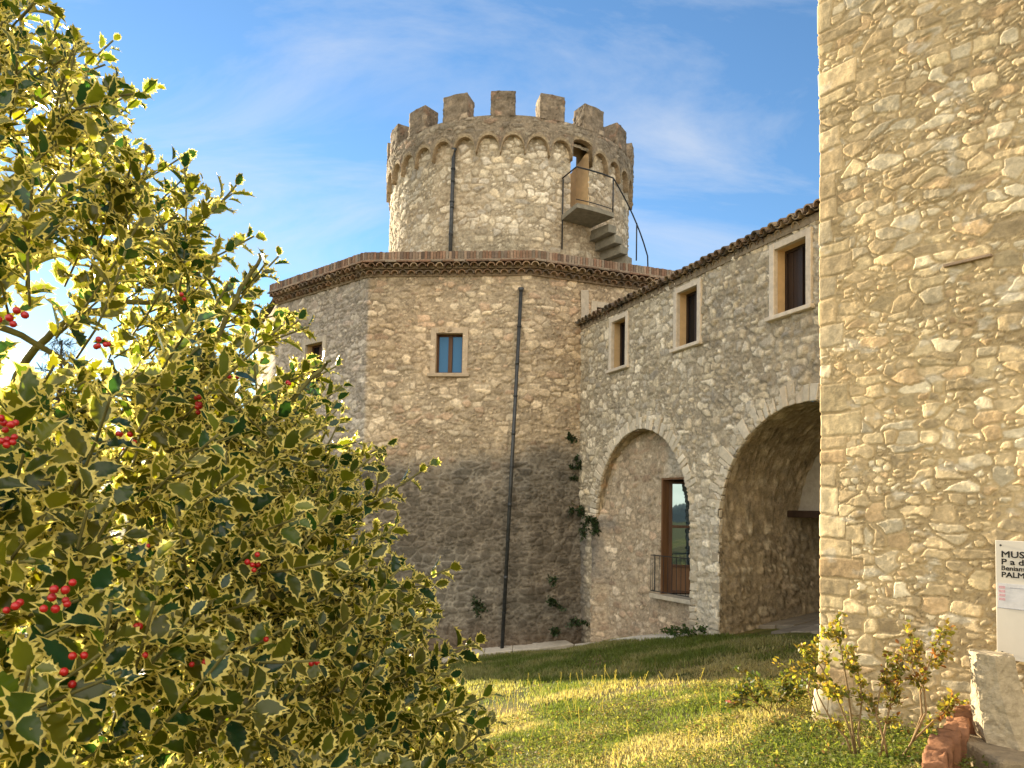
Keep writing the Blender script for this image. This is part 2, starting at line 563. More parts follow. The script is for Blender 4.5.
def rubble(name, S, Z, pos, nrm, stone, par, keep=None, closed=False, tint=None, mat=None, flat=None, extra=None, SS=None, col_fn=None, flip=False):
    """S (nu), Z (nv) sample positions; pos, nrm (nv,nu,3); stone dict; tint(U,V,col)->col"""
    U, V = np.meshgrid(S, Z) if SS is None else SS
    Vm = V + stone['fan'][0] * (V - 1.7) * (U - stone['fan'][1]) if 'fan' in stone else V     # courses running slightly out of level
    h, s, r1, r2, r3 = masonry(U, Vm, stone['sx'], stone['sy'], stone['seed'], stone.get('small', .3), stone.get('mortar', .12), stone.get('soft', .22), stone.get('patch', .10), stone.get('warp', 1.0))
    if 'quoin' in stone:                        # larger squared stones bonded up a corner
        ed = [Z[0] - 1.0]
        k = 0
        while ed[-1] < Z[-1]:
            ed.append(ed[-1] + .11 + .17 * float(_h(np.array([k]), np.array([7]), stone['seed'])[0])); k += 1
        ed = np.array(ed)
        Vw = V + (fbm(U * 6, V * 6, stone['seed'] + 90, 3) - .5) * .035
        Uw = np.abs(U - stone['quoin']) + (fbm(U * 6 + 9, V * 6, stone['seed'] + 91, 3) - .5) * .05
        R = np.clip(np.searchsorted(ed, Vw) - 1, 0, len(ed) - 2)
        L = .13 + .26 * _h(R, R * 0 + 1, stone['seed'] + 92)
        dist = np.minimum(np.minimum(Vw - ed[R], ed[R + 1] - Vw), L - Uw)
        on = (dist > 0) & (_h(R, R * 0 + 2, stone['seed'] + 93) > .18)
        q1, q2, q3 = (_h(R, R * 0 + 3 + q, stone['seed'] + 94) for q in range(3))
        qs = sstep(.004, .018, dist)
        qh = qs * (.45 + .5 * q1) + (fbm(U * 12, V * 12, stone['seed'] + 95, 4) - .5) * .6 * qs
        h = np.where(on, qh, h); s = np.where(on, qs, s); r1 = np.where(on, q1, r1); r2 = np.where(on, q2, r2); r3 = np.where(on, q3, r3)
    amp = stone['amp'] * (1 if flat is None else flat)
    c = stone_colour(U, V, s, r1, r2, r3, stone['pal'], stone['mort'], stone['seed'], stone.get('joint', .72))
    if tint is not None:
        c = tint(U, V, c, s)
    big = (fbm(U * .8, V * .8, stone['seed'] + 80, 3) - .5) * stone.get('wave', .05)
    P = pos + nrm * ((h * amp) + big * (1 if flat is None else flat))[..., None]
    f = grid_faces(len(S), len(Z), keep, closed)
    if flip:
        f = f[:, ::-1]
    v = P.reshape(-1, 3); c = c.reshape(-1, 3)
    used = np.unique(f)
    remap = np.zeros(len(v), dtype=np.int64); remap[used] = np.arange(len(used))
    v = v[used]; c = c[used]; f = remap[f]
    if extra is not None:                       # (verts, quads, colour): plain closing surfaces of the same wall
        ev, ef, ec = extra
        f = np.concatenate([f, np.asarray(ef) + len(v)])
        v = np.concatenate([v, np.asarray(ev, float)])
        c = np.concatenate([c, np.tile(np.array(ec, float), (len(ev), 1))])
    return mesh_np(name, v, f, mat or M_STONEFAR, par, col=c)


def polyline(pts, spans, closed=False, rad=0.12):
    """sample a polyline; spans[k] = step for segment k. Returns s, xy, normals (left-hand outside = right of travel)"""
    pts = [np.array(p, float) for p in pts]
    n = len(pts)
    segs = n if closed else n - 1
    cum = [0.0]
    for k in range(segs):
        cum.append(cum[-1] + np.linalg.norm(pts[(k + 1) % n] - pts[k]))
    S = []
    for k in range(segs):
        m = max(1, int(round((cum[k + 1] - cum[k]) / spans[k])))
        S.append(np.linspace(cum[k], cum[k + 1], m, endpoint=False))
    S = np.concatenate(S + ([] if closed else [[cum[-1]]]))
    xy = np.zeros((len(S), 2)); nn = np.zeros((len(S), 2))
    for i, s in enumerate(S):
        k = min(np.searchsorted(cum, s, side='right') - 1, segs - 1)
        a, b = pts[k], pts[(k + 1) % n]
        d = (b - a) / np.linalg.norm(b - a)
        xy[i] = a + d * (s - cum[k])
        nr = np.array([d[1], -d[0]])
        w0, w1 = s - cum[k], cum[k + 1] - s
        if w0 < rad and (k > 0 or closed):
            a2 = pts[k - 1]; d2 = (a - a2) / np.linalg.norm(a - a2); n2 = np.array([d2[1], -d2[0]])
            t = .5 + .5 * w0 / rad; nr = nr * t + n2 * (1 - t)
        elif w1 < rad and (k < segs - 1 or closed):
            b2 = pts[(k + 2) % n]; d2 = (b2 - b) / np.linalg.norm(b2 - b); n2 = np.array([d2[1], -d2[0]])
            t = .5 + .5 * w1 / rad; nr = nr * t + n2 * (1 - t)
        nn[i] = nr / np.linalg.norm(nr)
    return S, xy, nn, cum


# ------------------------------------------------------------------ polygonal bastion
# outline of the wall (eave line pulled in by its overhang); travel left -> right so that outside is on the right
BP = [(-6.86, 21.05), (-3.66, 18.22), (0.42, 17.83), (4.02, 19.12), (6.6, 22.6), (5.4, 27.2), (0.0, 29.4), (-5.8, 28.2), (-8.7, 24.8)]
bastion = thing('polygonal_bastion', 'many-sided stone bastion with tiled eaves carrying the round tower', 'bastion', (-1.2, 22.5, -2.0))


def bface(k):
    a, b = np.array(BP[k]), np.array(BP[k + 1])
    d = (b - a) / np.linalg.norm(b - a)
    return Face(a, d, (d[1], -d[0]))


def batter(z):
    return 0.30 * np.clip((3.1 - z) / 5.0, 0, 1.2)


def build_bastion():
    steps = [.03, .026, .026, .25, .6, .6, .6, .6, .6]
    S, xy, nn, cum = polyline(BP, steps, closed=True)
    Z = np.concatenate([np.arange(-5.5, -3.6, .3), np.arange(-3.6, 7.52, .027)])
    U, V = np.meshgrid(S, Z)
    keep = np.ones((len(Z) - 1, len(S)), bool)
    uc = np.append((S[1:] + S[:-1]) / 2, (S[-1] + cum[-1]) / 2); zc = (Z[1:] + Z[:-1]) / 2
    UC, ZC = np.meshgrid(uc, zc)
    f0, f1, f2 = bface(0), bface(1), bface(2)
    holes = []
    # main window on the front face
    a = f1.hit(436, 333); b = f1.hit(462.5, 373.5)
    w1 = (a[0], b[0], b[1], a[1])
    holes.append((cum[1] + w1[0], cum[1] + w1[1], w1[2], w1[3]))
    # window on the left face
    a = f0.hit(306, 345); b = f0.hit(322, 384)
    w0 = (a[0], b[0], b[1], a[1])
    holes.append((cum[0] + w0[0], cum[0] + w0[1], w0[2], w0[3]))
    # small opening over the wing roof
    a = f2.hit(596, 307); b = f2.hit(614, 330)
    w2 = (a[0], b[0], b[1], a[1])
    holes.append((cum[2] + w2[0], cum[2] + w2[1], w2[2], w2[3]))
    for (u0, u1, z0, z1) in holes:
        keep &= ~((UC > u0) & (UC < u1) & (ZC > z0) & (ZC < z1))
    off = batter(V)
    nn3 = np.concatenate([nn, np.zeros((len(S), 1))], 1)
    pos = np.empty(U.shape + (3,)); pos[..., 0] = xy[:, 0]; pos[..., 1] = xy[:, 1]; pos[..., 2] = V
    nrm = np.broadcast_to(nn3, pos.shape)
    pos = pos + nrm * off[..., None]

    def tint(U, V, c, s):
        # grey crust on the old lower masonry, with a ragged upper limit
        edge = 3.05 + (fbm(U * .9, V * .3, 5, 4) - .5) * .8 + .45 * sstep(cum[2] - .6, cum[2] + .3, U)
        k = sstep(edge + .25, edge - .45, V) * (.68 + .6 * fbm(U * .8, V * .8, 6, 4))
        grey = np.array([.104, .097, .084]) * (.45 + 1.1 * fbm(U * 5, V * 5, 8, 4))[..., None] * (1 + .9 * (1 - s))[..., None] * (.7 + .6 * fbm(U * 1.2 + 3, V * 1.2, 9, 3))[..., None]
        k = np.clip(k, 0, .95)[..., None]
        c = c * (1 - k) + grey * k
        # browner, redder band higher up
        w = sstep(.45, .7, fbm(U * .5, V * .7, 12, 4))[..., None]
        c = c * (1 - w * .25) + c * np.array([1.05, .88, .72]) * w * .25
        # shade of the unlit left face painted in as grey
        g = sstep(cum[1] + .1, cum[1] - .1, U)[..., None]
        lum = c.mean(-1, keepdims=True)
        c = c * (1 - g * .55) + lum * np.array([1.0, .98, .95]) * g * .55
        # green-brown damp low down
        d = sstep(-.6, -1.6, V)[..., None] * .5
        c = c * (1 - d) + np.array([.13, .085, .055]) * d
        return c

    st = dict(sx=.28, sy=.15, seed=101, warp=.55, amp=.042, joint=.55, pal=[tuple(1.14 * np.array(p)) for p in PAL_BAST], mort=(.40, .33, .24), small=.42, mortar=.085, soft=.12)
    # flat top closing the bastion
    top = [(p[0], p[1], 7.9) for p in BP]
    cx, cy = np.mean([p[0] for p in BP]), np.mean([p[1] for p in BP])
    ev = top + [(cx, cy, 8.0)]
    n = len(BP)
    ef = [(k, (k + 1) % n, n, n) for k in range(n)]
    o = rubble('wall', S, Z, pos, nrm, st, bastion, keep=keep, closed=True, tint=tint)
    # roof slab (mortar screed) as its own part
    mb = MB()
    mb.add(ev, [(k, (k + 1) % n, n) for k in range(n)], (.3, .27, .22))
    mb.build('roof', M_DRESS, bastion)
    return cum, (f0, w0), (f1, w1), (f2, w2)


BCUM, BW0, BW1, BW2 = build_bastion()


def window(par, fc, w, stone_w=.13, depth=.26, leaves=2, wood=M_WOOD, glass=M_GLASS, frame_col=(.47, .40, .30), sill=True, reveal=M_PLASTER, proud=.035, shutter=False, sill_w=.09):
    u0, u1, z0, z1 = w
    mb = MB()
    j = lambda: RNG.uniform(.9, 1.08)
    c = lambda: tuple(np.array(frame_col) * j())
    mb.fbox(fc, u0 - stone_w, u0 + .012, z0, z1 + stone_w, -.05, proud, c())
    mb.fbox(fc, u1 - .012, u1 + stone_w, z0, z1 + stone_w, -.05, proud, c())
    mb.fbox(fc, u0 + .012, u1 - .012, z1 - .012, z1 + stone_w, -.05, proud - .003, c())
    fr = mb.build('window_frame', M_DRESS, par, bevel=.008)
    if sill:
        mb = MB(); mb.fbox(fc, u0 - stone_w - .05, u1 + stone_w + .05, z0 - sill_w, z0, -depth, proud + .06, c())
        mb.build('sill', M_DRESS, fr, bevel=.012)
    mb = MB()                                    # plastered reveals
    for (a, b) in ((u0, u0 + .004), (u1 - .004, u1)):
        mb.fbox(fc, a, b, z0, z1, -depth - .12, -.051)
    mb.fbox(fc, u0, u1, z1 - .004, z1, -depth - .12, -.051)
    mb.build('reveal', reveal, fr)
    mb = MB(); t = .055
    mb.fbox(fc, u0, u0 + t, z0, z1, -depth - .06, -depth)
    mb.fbox(fc, u1 - t, u1, z0, z1, -depth - .06, -depth)
    mb.fbox(fc, u0 + t, u1 - t, z1 - t, z1, -depth - .06, -depth - .002)
    mb.fbox(fc, u0 + t, u1 - t, z0, z0 + t, -depth - .06, -depth - .002)
    if leaves == 2:
        um = (u0 + u1) / 2
        mb.fbox(fc, um - .05, um + .05, z0 + t, z1 - t, -depth - .055, -depth + .012)
    cs = mb.build('casement', wood, par, bevel=.005)
    if shutter:
        mb = MB(); n = 5
        ww = (u1 - u0 - 2 * t) / n
        for k in range(n):
            mb.fbox(fc, u0 + t + k * ww + .004, u0 + t + (k + 1) * ww - .004, z0 + t, z1 - t, -depth - .05, -depth - .02 - .004 * (k % 2))
        mb.build('shutter', wood, cs, bevel=.003)
    mb = MB()
    mb.fbox(fc, u0 + t, u1 - t, z0 + t, z1 - t, -depth - .05, -depth - .035)
    mb.build('pane', glass, cs)
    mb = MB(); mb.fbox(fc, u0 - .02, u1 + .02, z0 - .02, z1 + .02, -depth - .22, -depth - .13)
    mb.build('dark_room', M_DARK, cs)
    return fr


M_SKYPAINT = glassmat('sky_painted_glass', (0.03, 0.09, 0.19), rough=0.03, spec=0.6)  # blue sky reflection put into the base colour and tint
M_SKYPAINT.node_tree.nodes['Principled BSDF'].inputs['Specular Tint'].default_value = (.30, .62, 1.0, 1)
window(bastion, BW1[0], BW1[1], stone_w=.12, glass=M_SKYPAINT, depth=.16, frame_col=(.42, .34, .25))
window(bastion, BW0[0], BW0[1], stone_w=.14, glass=M_GLASSDIM, depth=.2, frame_col=(.42, .37, .30))
window(bastion, BW2[0], BW2[1], stone_w=.14, glass=M_GLASSDIM, depth=.2, frame_col=(.48, .42, .33), leaves=1)


def offset_path(d):
    """bastion outline pushed outwards by d with mitred corners"""
    n = len(BP); res = []
    for k in range(n):
        p0, p1, p2 = np.array(BP[k - 1]), np.array(BP[k]), np.array(BP[(k + 1) % n])
        d1 = (p1 - p0) / np.linalg.norm(p1 - p0); d2 = (p2 - p1) / np.linalg.norm(p2 - p1)
        n1 = np.array([d1[1], -d1[0]]); n2 = np.array([d2[1], -d2[0]])
        b = (n1 + n2); b /= np.linalg.norm(b)
        res.append(p1 + b * d / (b @ n1))
    return res


def band(mb, d_in, d_out, z0, z1, color, seg_len, jit=0.0, ks=(0, 1, 2, 3), gap=.0):
    """ring of blocks along the bastion outline"""
    A, B = offset_path(d_in), offset_path(d_out)
    for k in ks:
        a0, a1, b0, b1 = A[k], A[(k + 1) % len(A)], B[k], B[(k + 1) % len(B)]
        L = np.linalg.norm(b1 - b0); n = max(1, int(round(L / seg_len)))
        for i in range(n):
            t0 = (i + gap / 2) / n; t1 = (i + 1 - gap / 2) / n
            j = RNG.uniform(-jit, jit, 3)
            nr = (b0 - a0) / np.linalg.norm(b0 - a0) * j[0]
            pa0, pa1 = a0 + (a1 - a0) * t0, a0 + (a1 - a0) * t1
            pb0, pb1 = b0 + (b1 - b0) * t0 + nr, b0 + (b1 - b0) * t1 + nr
            zt = z1 + j[1]
            c = color() if callable(color) else color
            mb.hexa([(*pa0, z0), (*pa1, z0), (*pb1, z0), (*pb0, z0), (*pa0, zt), (*pa1, zt), (*pb1, zt), (*pb0, zt)][::1], c)


def bastion_eaves():
    mort = (.27, .21, .15)
    rnd = lambda base, v=.3: tuple(np.array(base) * RNG.uniform(1 - v, 1 + v))
    tile = lambda: rnd(random.choice([(.21, .135, .085), (.25, .17, .11), (.17, .115, .08), (.28, .21, .14), (.14, .11, .085)]))
    brick = lambda: rnd(random.choice([(.19, .115, .08), (.23, .15, .105), (.16, .11, .08), (.27, .20, .15), (.23, .19, .15), (.14, .105, .085)]), .25)
    mb = MB()
    band(mb, -.1, .06, 7.44, 7.60, mort, 40)
    band(mb, -.1, .15, 7.60, 7.74, mort, 40)
    for row, (dout, z, off) in enumerate(((.17, 7.475, 0), (.29, 7.615, .5))):
        B = offset_path(dout)
        for k in (0, 1, 2, 3):
            a, b = B[k], B[k + 1]
            L = np.linalg.norm(b - a); n = int(L / .205); d = (b - a) / L; nr = np.array([d[1], -d[0]])
            for i in range(n):
                p = a + d * ((i + .5 + off) * L / n)
                zz = z + RNG.uniform(-.012, .012)
                mb.barrel((p[0] + nr[0] * RNG.uniform(-.01, .02), p[1] + nr[1] * .01, zz), (-nr[0], -nr[1], .05), .30, .098, th=.02, c=tile(), taper=1)
    mb.build('eaves_tiles', M_TILE, bastion, smooth=False)
    mb = MB()
    band(mb, -.2, .31, 7.725, 7.765, brick, .28, .012, gap=.03)
    band(mb, -.2, .27, 7.765, 7.80, (.25, .2, .15), 40)
    band(mb, -.2, .25, 7.80, 8.0, brick, .075, .008, gap=.14)
    band(mb, -.25, .225, 7.79, 7.985, (.30, .25, .19), 40)
    mb.build('brick_parapet', M_BRICK, bastion, bevel=.006)


bastion_eaves()


def drainpipe(par, top, bot, r=.045, n_br=5, nr=(0, -1)):
    mb = MB()
    top, bot = Vector(top), Vector(bot)
    mb.tube([top, bot], r, 12)
    for k in range(1, 5):
        p = top.lerp(bot, k / 5.0)
        q = p + (bot - top).normalized() * .09
        mb.tube([p, q], r * 1.14, 12)
    mb.tube([top + Vector((0, 0, .10)), top], [r * 1.7, r], 12)
    pipe = mb.build('drainpipe', M_PIPE, par, smooth=True)
    for k in range(n_br):
        mb = MB()
        p = top.lerp(bot, (k + .5) / n_br)
        mb.tube([p + Vector((0, 0, .015)), p - Vector((0, 0, .015))], r * 1.3, 12)
        mb.tube([p, p - Vector((nr[0], nr[1], 0)) * .16], .012, 6)
        mb.build('bracket', M_IRON, pipe)
    return pipe


_t, _b = at(521, 292, 17.74), at(502, 650, 17.42)
drainpipe(bastion, _t, _b)

# strip of pale render next to the small opening
mb = MB()
_f2 = BW2[0]
_u, _z = _f2.hit(581, 290), _f2.hit(589, 322)
mb.fbox(_f2, _u[0], _z[0], _z[1], _u[1], -.02, .045, (.44, .39, .32), jit=.05)
mb.build('render_patch', M_DRESS, bastion, bevel=.02)

# ------------------------------------------------------------------ round tower
TC = np.array([-0.25, 23.0]); TR, RR, RI = 3.70, 3.86, 3.20
ZB, ZRING, ZTOP, ZMER, ZFL = 7.6, 11.18, 12.2, 12.86, 9.66
tower = thing('round_tower', 'tall round stone tower with square battlements and an outside stair', 'tower', (TC[0], TC[1], ZB))
DOOR = math.radians(31.5); DHW = math.radians(4.7)


def tp(phi, R, z):
    return np.array([TC[0] + R * math.sin(phi), TC[1] - R * math.cos(phi), z])


def ring_bottom(phi):
    x = ((np.degrees(phi) - 1.5 + 5) % 10 - 5) / 5.0
    z = ZRING + .05 + .44 * np.sqrt(np.clip(1 - (np.abs(x) / .93) ** 2.2, 0, 1))
    return np.where(np.abs(x) > .93, ZRING, z)


def cyl(R, phis, Z2):
    pos = np.empty(Z2.shape + (3,))
    pos[..., 0] = TC[0] + R * np.sin(phis); pos[..., 1] = TC[1] - R * np.cos(phis); pos[..., 2] = Z2
    nrm = np.zeros_like(pos); nrm[..., 0] = np.sin(phis); nrm[..., 1] = -np.cos(phis)
    return pos, nrm


def build_tower():
    ph = np.concatenate([np.radians(np.arange(-100, 100, .42)), np.radians(np.arange(100, 260, 4))])
    Z = np.arange(ZB, 11.75, .028)
    pc = np.append((ph[1:] + ph[:-1]) / 2, math.radians(258)); zc = (Z[1:] + Z[:-1]) / 2
    PCc, ZC = np.meshgrid(pc, zc)
    keep = ~((np.abs(PCc - DOOR) < DHW) & (ZC > ZFL) & (ZC < 11.66))
    Z2 = np.broadcast_to(Z[:, None], (len(Z), len(ph)))
    pos, nrm = cyl(TR, ph, Z2)
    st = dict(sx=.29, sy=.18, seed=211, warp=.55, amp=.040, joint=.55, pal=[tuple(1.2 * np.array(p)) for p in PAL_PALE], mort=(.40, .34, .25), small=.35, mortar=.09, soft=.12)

    def tint(U, V, c, s):
        w = sstep(.42, .7, fbm(U * .6, V * .6, 14, 4))[..., None]
        c = c * (1 - .3 * w) + np.array([.42, .31, .2]) * .3 * w
        k = (sstep(.5, .75, fbm(U * .7 + 9, V * .9, 15, 4)) * sstep(9.6, 8.2, V))[..., None]
        return c * (1 - .45 * k) + np.array([.17, .16, .12]) * .45 * k
    rubble('wall', ph * TR, Z, pos, nrm, st, tower, keep=keep, closed=True, tint=tint)
    # projecting ring on little arches
    zb = ring_bottom(ph)
    dcut = np.abs(ph - DOOR) < DHW
    zb = np.where(dcut, 11.72 + .12 * np.sqrt(np.clip(1 - ((ph - DOOR) / DHW) ** 2, 0, 1)), zb)
    nv = 34
    T = np.linspace(0, 1, nv)[:, None]
    Z2 = zb[None, :] * (1 - T) + ZTOP * T
    pos, nrm = cyl(RR, ph, Z2)
    U2 = np.broadcast_to(ph * RR, Z2.shape)
    st = dict(sx=.24, sy=.12, seed=231, amp=.03, pal=[(.29, .25, .19), (.34, .29, .225), (.24, .205, .16), (.31, .225, .165), (.41, .36, .28), (.22, .19, .15)], mort=(.24, .20, .15), small=.5, mortar=.1)

    def tint2(U, V, c, s):
        k = sstep(.14, .02, V - np.broadcast_to(zb, V.shape))[..., None]
        return c * (1 - .6 * k) + np.array([.37, .29, .18]) * .6 * k
    # closing surfaces: soffit, inner face, top
    n = len(ph); ev = []; ef = []
    A = [tp(p, RR, z) for p, z in zip(ph, zb)]; B = [tp(p, TR - .02, z) for p, z in zip(ph, zb)]
    T1 = [tp(p, RR, ZTOP) for p in ph]; T2 = [tp(p, RI, ZTOP) for p in ph]
    ev = A + B + T1 + T2
    for k in range(n):
        j = (k + 1) % n
        ef.append((k + n, j + n, j, k)); ef.append((k + 2 * n, j + 2 * n, j + 3 * n, k + 3 * n))
    rubble('battlement_ring', ph * RR, np.arange(nv), pos, nrm, st, tower, closed=True, tint=tint2, SS=(U2, Z2), extra=(ev, ef, (.36, .28, .19)), flat=np.clip(np.minimum(T, 1 - T) * 8, 0, 1) * np.ones((1, n)))
    # inner face of the parapet with the door gap
    mb = MB(); m = 120
    for k in range(m):
        p0, p1 = 2 * math.pi * k / m, 2 * math.pi * (k + 1) / m
        pm = (p0 + p1) / 2
        z0 = 11.7 if abs(pm - DOOR) < DHW else ZFL - .1
        mb.add([tp(p0, RI, z0), tp(p1, RI, z0), tp(p1, RI, ZTOP), tp(p0, RI, ZTOP)], [(3, 2, 1, 0)], (.40, .31, .2))
    mb.build('parapet_inner_face', M_DRESS, tower)
    mb = MB()
    mb.add([tp(2 * math.pi * k / 48, 3.5, ZFL - .02) for k in range(48)], [tuple(range(48))], (.3, .26, .2))
    mb.build('terrace', M_DRESS, tower)
    # door jambs
    mb = MB()
    for sg in (-1, 1):
        p = DOOR + sg * DHW
        q = DOOR + sg * (DHW + .01)
        mb.hexa([tp(p, RI - .35, ZFL), tp(p, TR + .01, ZFL), tp(q, TR + .01, ZFL), tp(q, RI - .35, ZFL),
                 tp(p, RI - .35, 11.25), tp(p, TR + .01, 11.72), tp(q, TR + .01, 11.72), tp(q, RI - .35, 11.25)])
    mb.build('doorway', M_PLASTER, tower)
    # merlons: three different blocks, copied round the ring
    metas = []
    for s in range(3):
        hw = math.radians(5.05) * (1 + .05 * (s - 1))
        loop = [(RR * math.sin(a), -RR * math.cos(a)) for a in np.linspace(-hw, hw, 4)] + [((RR - .5) * math.sin(a), -(RR - .5) * math.cos(a)) for a in np.linspace(hw, -hw, 4)]
        # outside on the right of travel: run the loop so that the front faces -Y
        S, xy, nn, cum = polyline(loop, [.045] * 8, closed=True, rad=.03)
        Z = np.arange(ZTOP - .03, ZMER + .001, .045) + 0
        Z[-1] = ZMER + RNG.uniform(-.03, .03)
        Z2 = np.broadcast_to(Z[:, None], (len(Z), len(S)))
        pos = np.empty(Z2.shape + (3,)); pos[..., 0] = xy[:, 0]; pos[..., 1] = xy[:, 1]; pos[..., 2] = Z2
        nrm = np.zeros_like(pos); nrm[..., 0] = nn[:, 0]; nrm[..., 1] = nn[:, 1]
        st = dict(sx=.26, sy=.14, seed=240 + s, amp=.028, pal=[(.21, .17, .125), (.26, .21, .155), (.17, .14, .105), (.25, .17, .12), (.31, .25, .185)], mort=(.22, .18, .135), small=.3, mortar=.1, wave=.02)
        c0 = np.append(np.mean(np.array(loop), 0), Z[-1] + .05)
        ev = [(*p, Z[-1]) for p in xy] + [tuple(c0)]
        ef = [(k, (k + 1) % len(S), len(S), len(S)) for k in range(len(S))]
        # triangles as quads would be degenerate: build the cap with a second inner ring
        inner = [tuple(np.array([*p, Z[-1] + .03]) * .15 + c0 * .85) for p in xy]
        ev = [(*p, Z[-1]) for p in xy] + inner
        m_ = len(S)
        ef = [(k, (k + 1) % m_, m_ + (k + 1) % m_, m_ + k) for k in range(m_)]
        o = rubble('merlon', S, Z, pos, nrm, st, None, closed=True, extra=(ev, ef, (.22, .19, .14)), mat=M_STONEFAR)
        metas.append(o)
    for k in range(18):
        src = metas[k % 3]
        o = src if k < 3 else link(src.copy())
        o.parent = tower
        o.location = Vector((TC[0], TC[1], 0)) - tower.location
        o.rotation_euler = (0, 0, math.radians(-2.8 + 20 * k))
    # drainpipe down the tower
    p = math.radians(-23.3)
    drainpipe(tower, tp(p, TR + .10, 11.32), tp(p - .01, TR + .10, 7.7), r=.05, n_br=4, nr=(math.sin(p), -math.cos(p)))
    # lightning rod
    mb = MB(); q = tp(math.radians(24.5), RR - .3, ZTOP)
    mb.tube([q, q + np.array([0, 0, .75])], .02, 6)
    mb.build('mast', M_IRON, tower)


build_tower()


def build_stair():
    pa, pb = math.radians(22.8), math.radians(38.0)
    zt = ZFL + .02
    mb = MB(); n = 8
    for k in range(n):                                  # curved landing slab
        a, b = pa + (pb - pa) * k / n, pa + (pb - pa) * (k + 1) / n
        Ro = 4.62
        mb.hexa([tp(a, TR - .1, zt - .15), tp(b, TR - .1, zt - .15), tp(b, Ro, zt - .12), tp(a, Ro, zt - .12),
                 tp(a, TR - .1, zt), tp(b, TR - .1, zt), tp(b, Ro, zt), tp(a, Ro, zt)])
    stair = mb.build('outside_stair', M_CONC, tower)
    st0 = None
    for k in range(7):
        a = pb + math.radians(3.3) * k - .004; b = a + math.radians(4.2)
        z1 = zt - .225 * (k + 1)
        mb = MB(); Ro = 4.42
        mb.hexa([tp(a, TR - .1, z1 - .30), tp(b, TR - .1, z1 - .27), tp(b, Ro, z1 - .20), tp(a, Ro, z1 - .235),
                 tp(a, TR - .1, z1), tp(b, TR - .1, z1), tp(b, Ro, z1), tp(a, Ro, z1)])
        mb.build('step', M_CONC, stair, bevel=.012)
    mb = MB(); r = .021; Rr = 4.56
    H = .98
    top = [tp(pa + .005, TR + .02, zt + H + .05), tp(pa, Rr, zt + H)] + [tp(pa + (pb - pa) * t, Rr, zt + H) for t in (.33, .66, 1)]
    desc = [tp(pb + math.radians(2.75) * k, Rr, zt + H - .19 * k) for k in range(1, 8)]
    end = [tp(pb + math.radians(23.5), Rr, zt + H - 1.62), tp(pb + math.radians(25), Rr, zt - 1.62)]
    mb.tube(top + desc + end, r, 8)
    for (ph_, z0, z1) in ((pb, zt, zt + H), (pb + math.radians(13.7), zt - 1.0, zt + H - .92)):
        mb.tube([tp(ph_, Rr, z0), tp(ph_, Rr, z1)], r * .9, 8)
    mb.tube([tp(pa + .004, TR + .06, zt - .95), tp(pa + .004, TR + .06, zt + H)], r * .9, 8)
    mb.tube([tp(pa, Rr, zt + .12)] + [tp(pa + (pb - pa) * t, Rr, zt + .12) for t in (.33, .66, 1)], r * .6, 6)
    mb.build('handrail', M_IRON, stair, smooth=True)


build_stair()

# ------------------------------------------------------------------ wing with the two arches
WA = at(690, 560, 14)[:2]
_a = math.radians(22)
WF = Face(WA, (-math.sin(_a), math.cos(_a)), (-math.cos(_a), -math.sin(_a)))   # u grows away from the camera
WEND, WTOP = -5.5, 6.30
wing = thing('arched_wing', 'long stone wing with two round arches and three framed upper windows', 'building', (*WF.P(0, 0)[:2], -1.0))
ARCH = [dict(c=1.83, w=1.86, spr=1.50, rise=2.00), dict(c=-2.90, w=2.03, spr=1.52, rise=1.97)]
WINS = []
for (l, t, r_, b) in ((610, 317.5, 629, 369), (674.5, 288.5, 702, 349), (770.5, 243, 813, 316)):
    u0 = WF.hit(l, (t + b) / 2)[0]; u1 = WF.hit(r_, (t + b) / 2)[0]
    WINS.append((u1 + .105, u0 - .105, 4.96, 6.07))


def in_arch(u, z, a, grow=0.0):
    x = (u - a['c']) / (a['w'] + grow)
    zt = a['spr'] + (a['rise'] + grow) * np.sqrt(np.clip(1 - x * x, 0, 1))
    return (np.abs(x) < 1) & (z < zt)


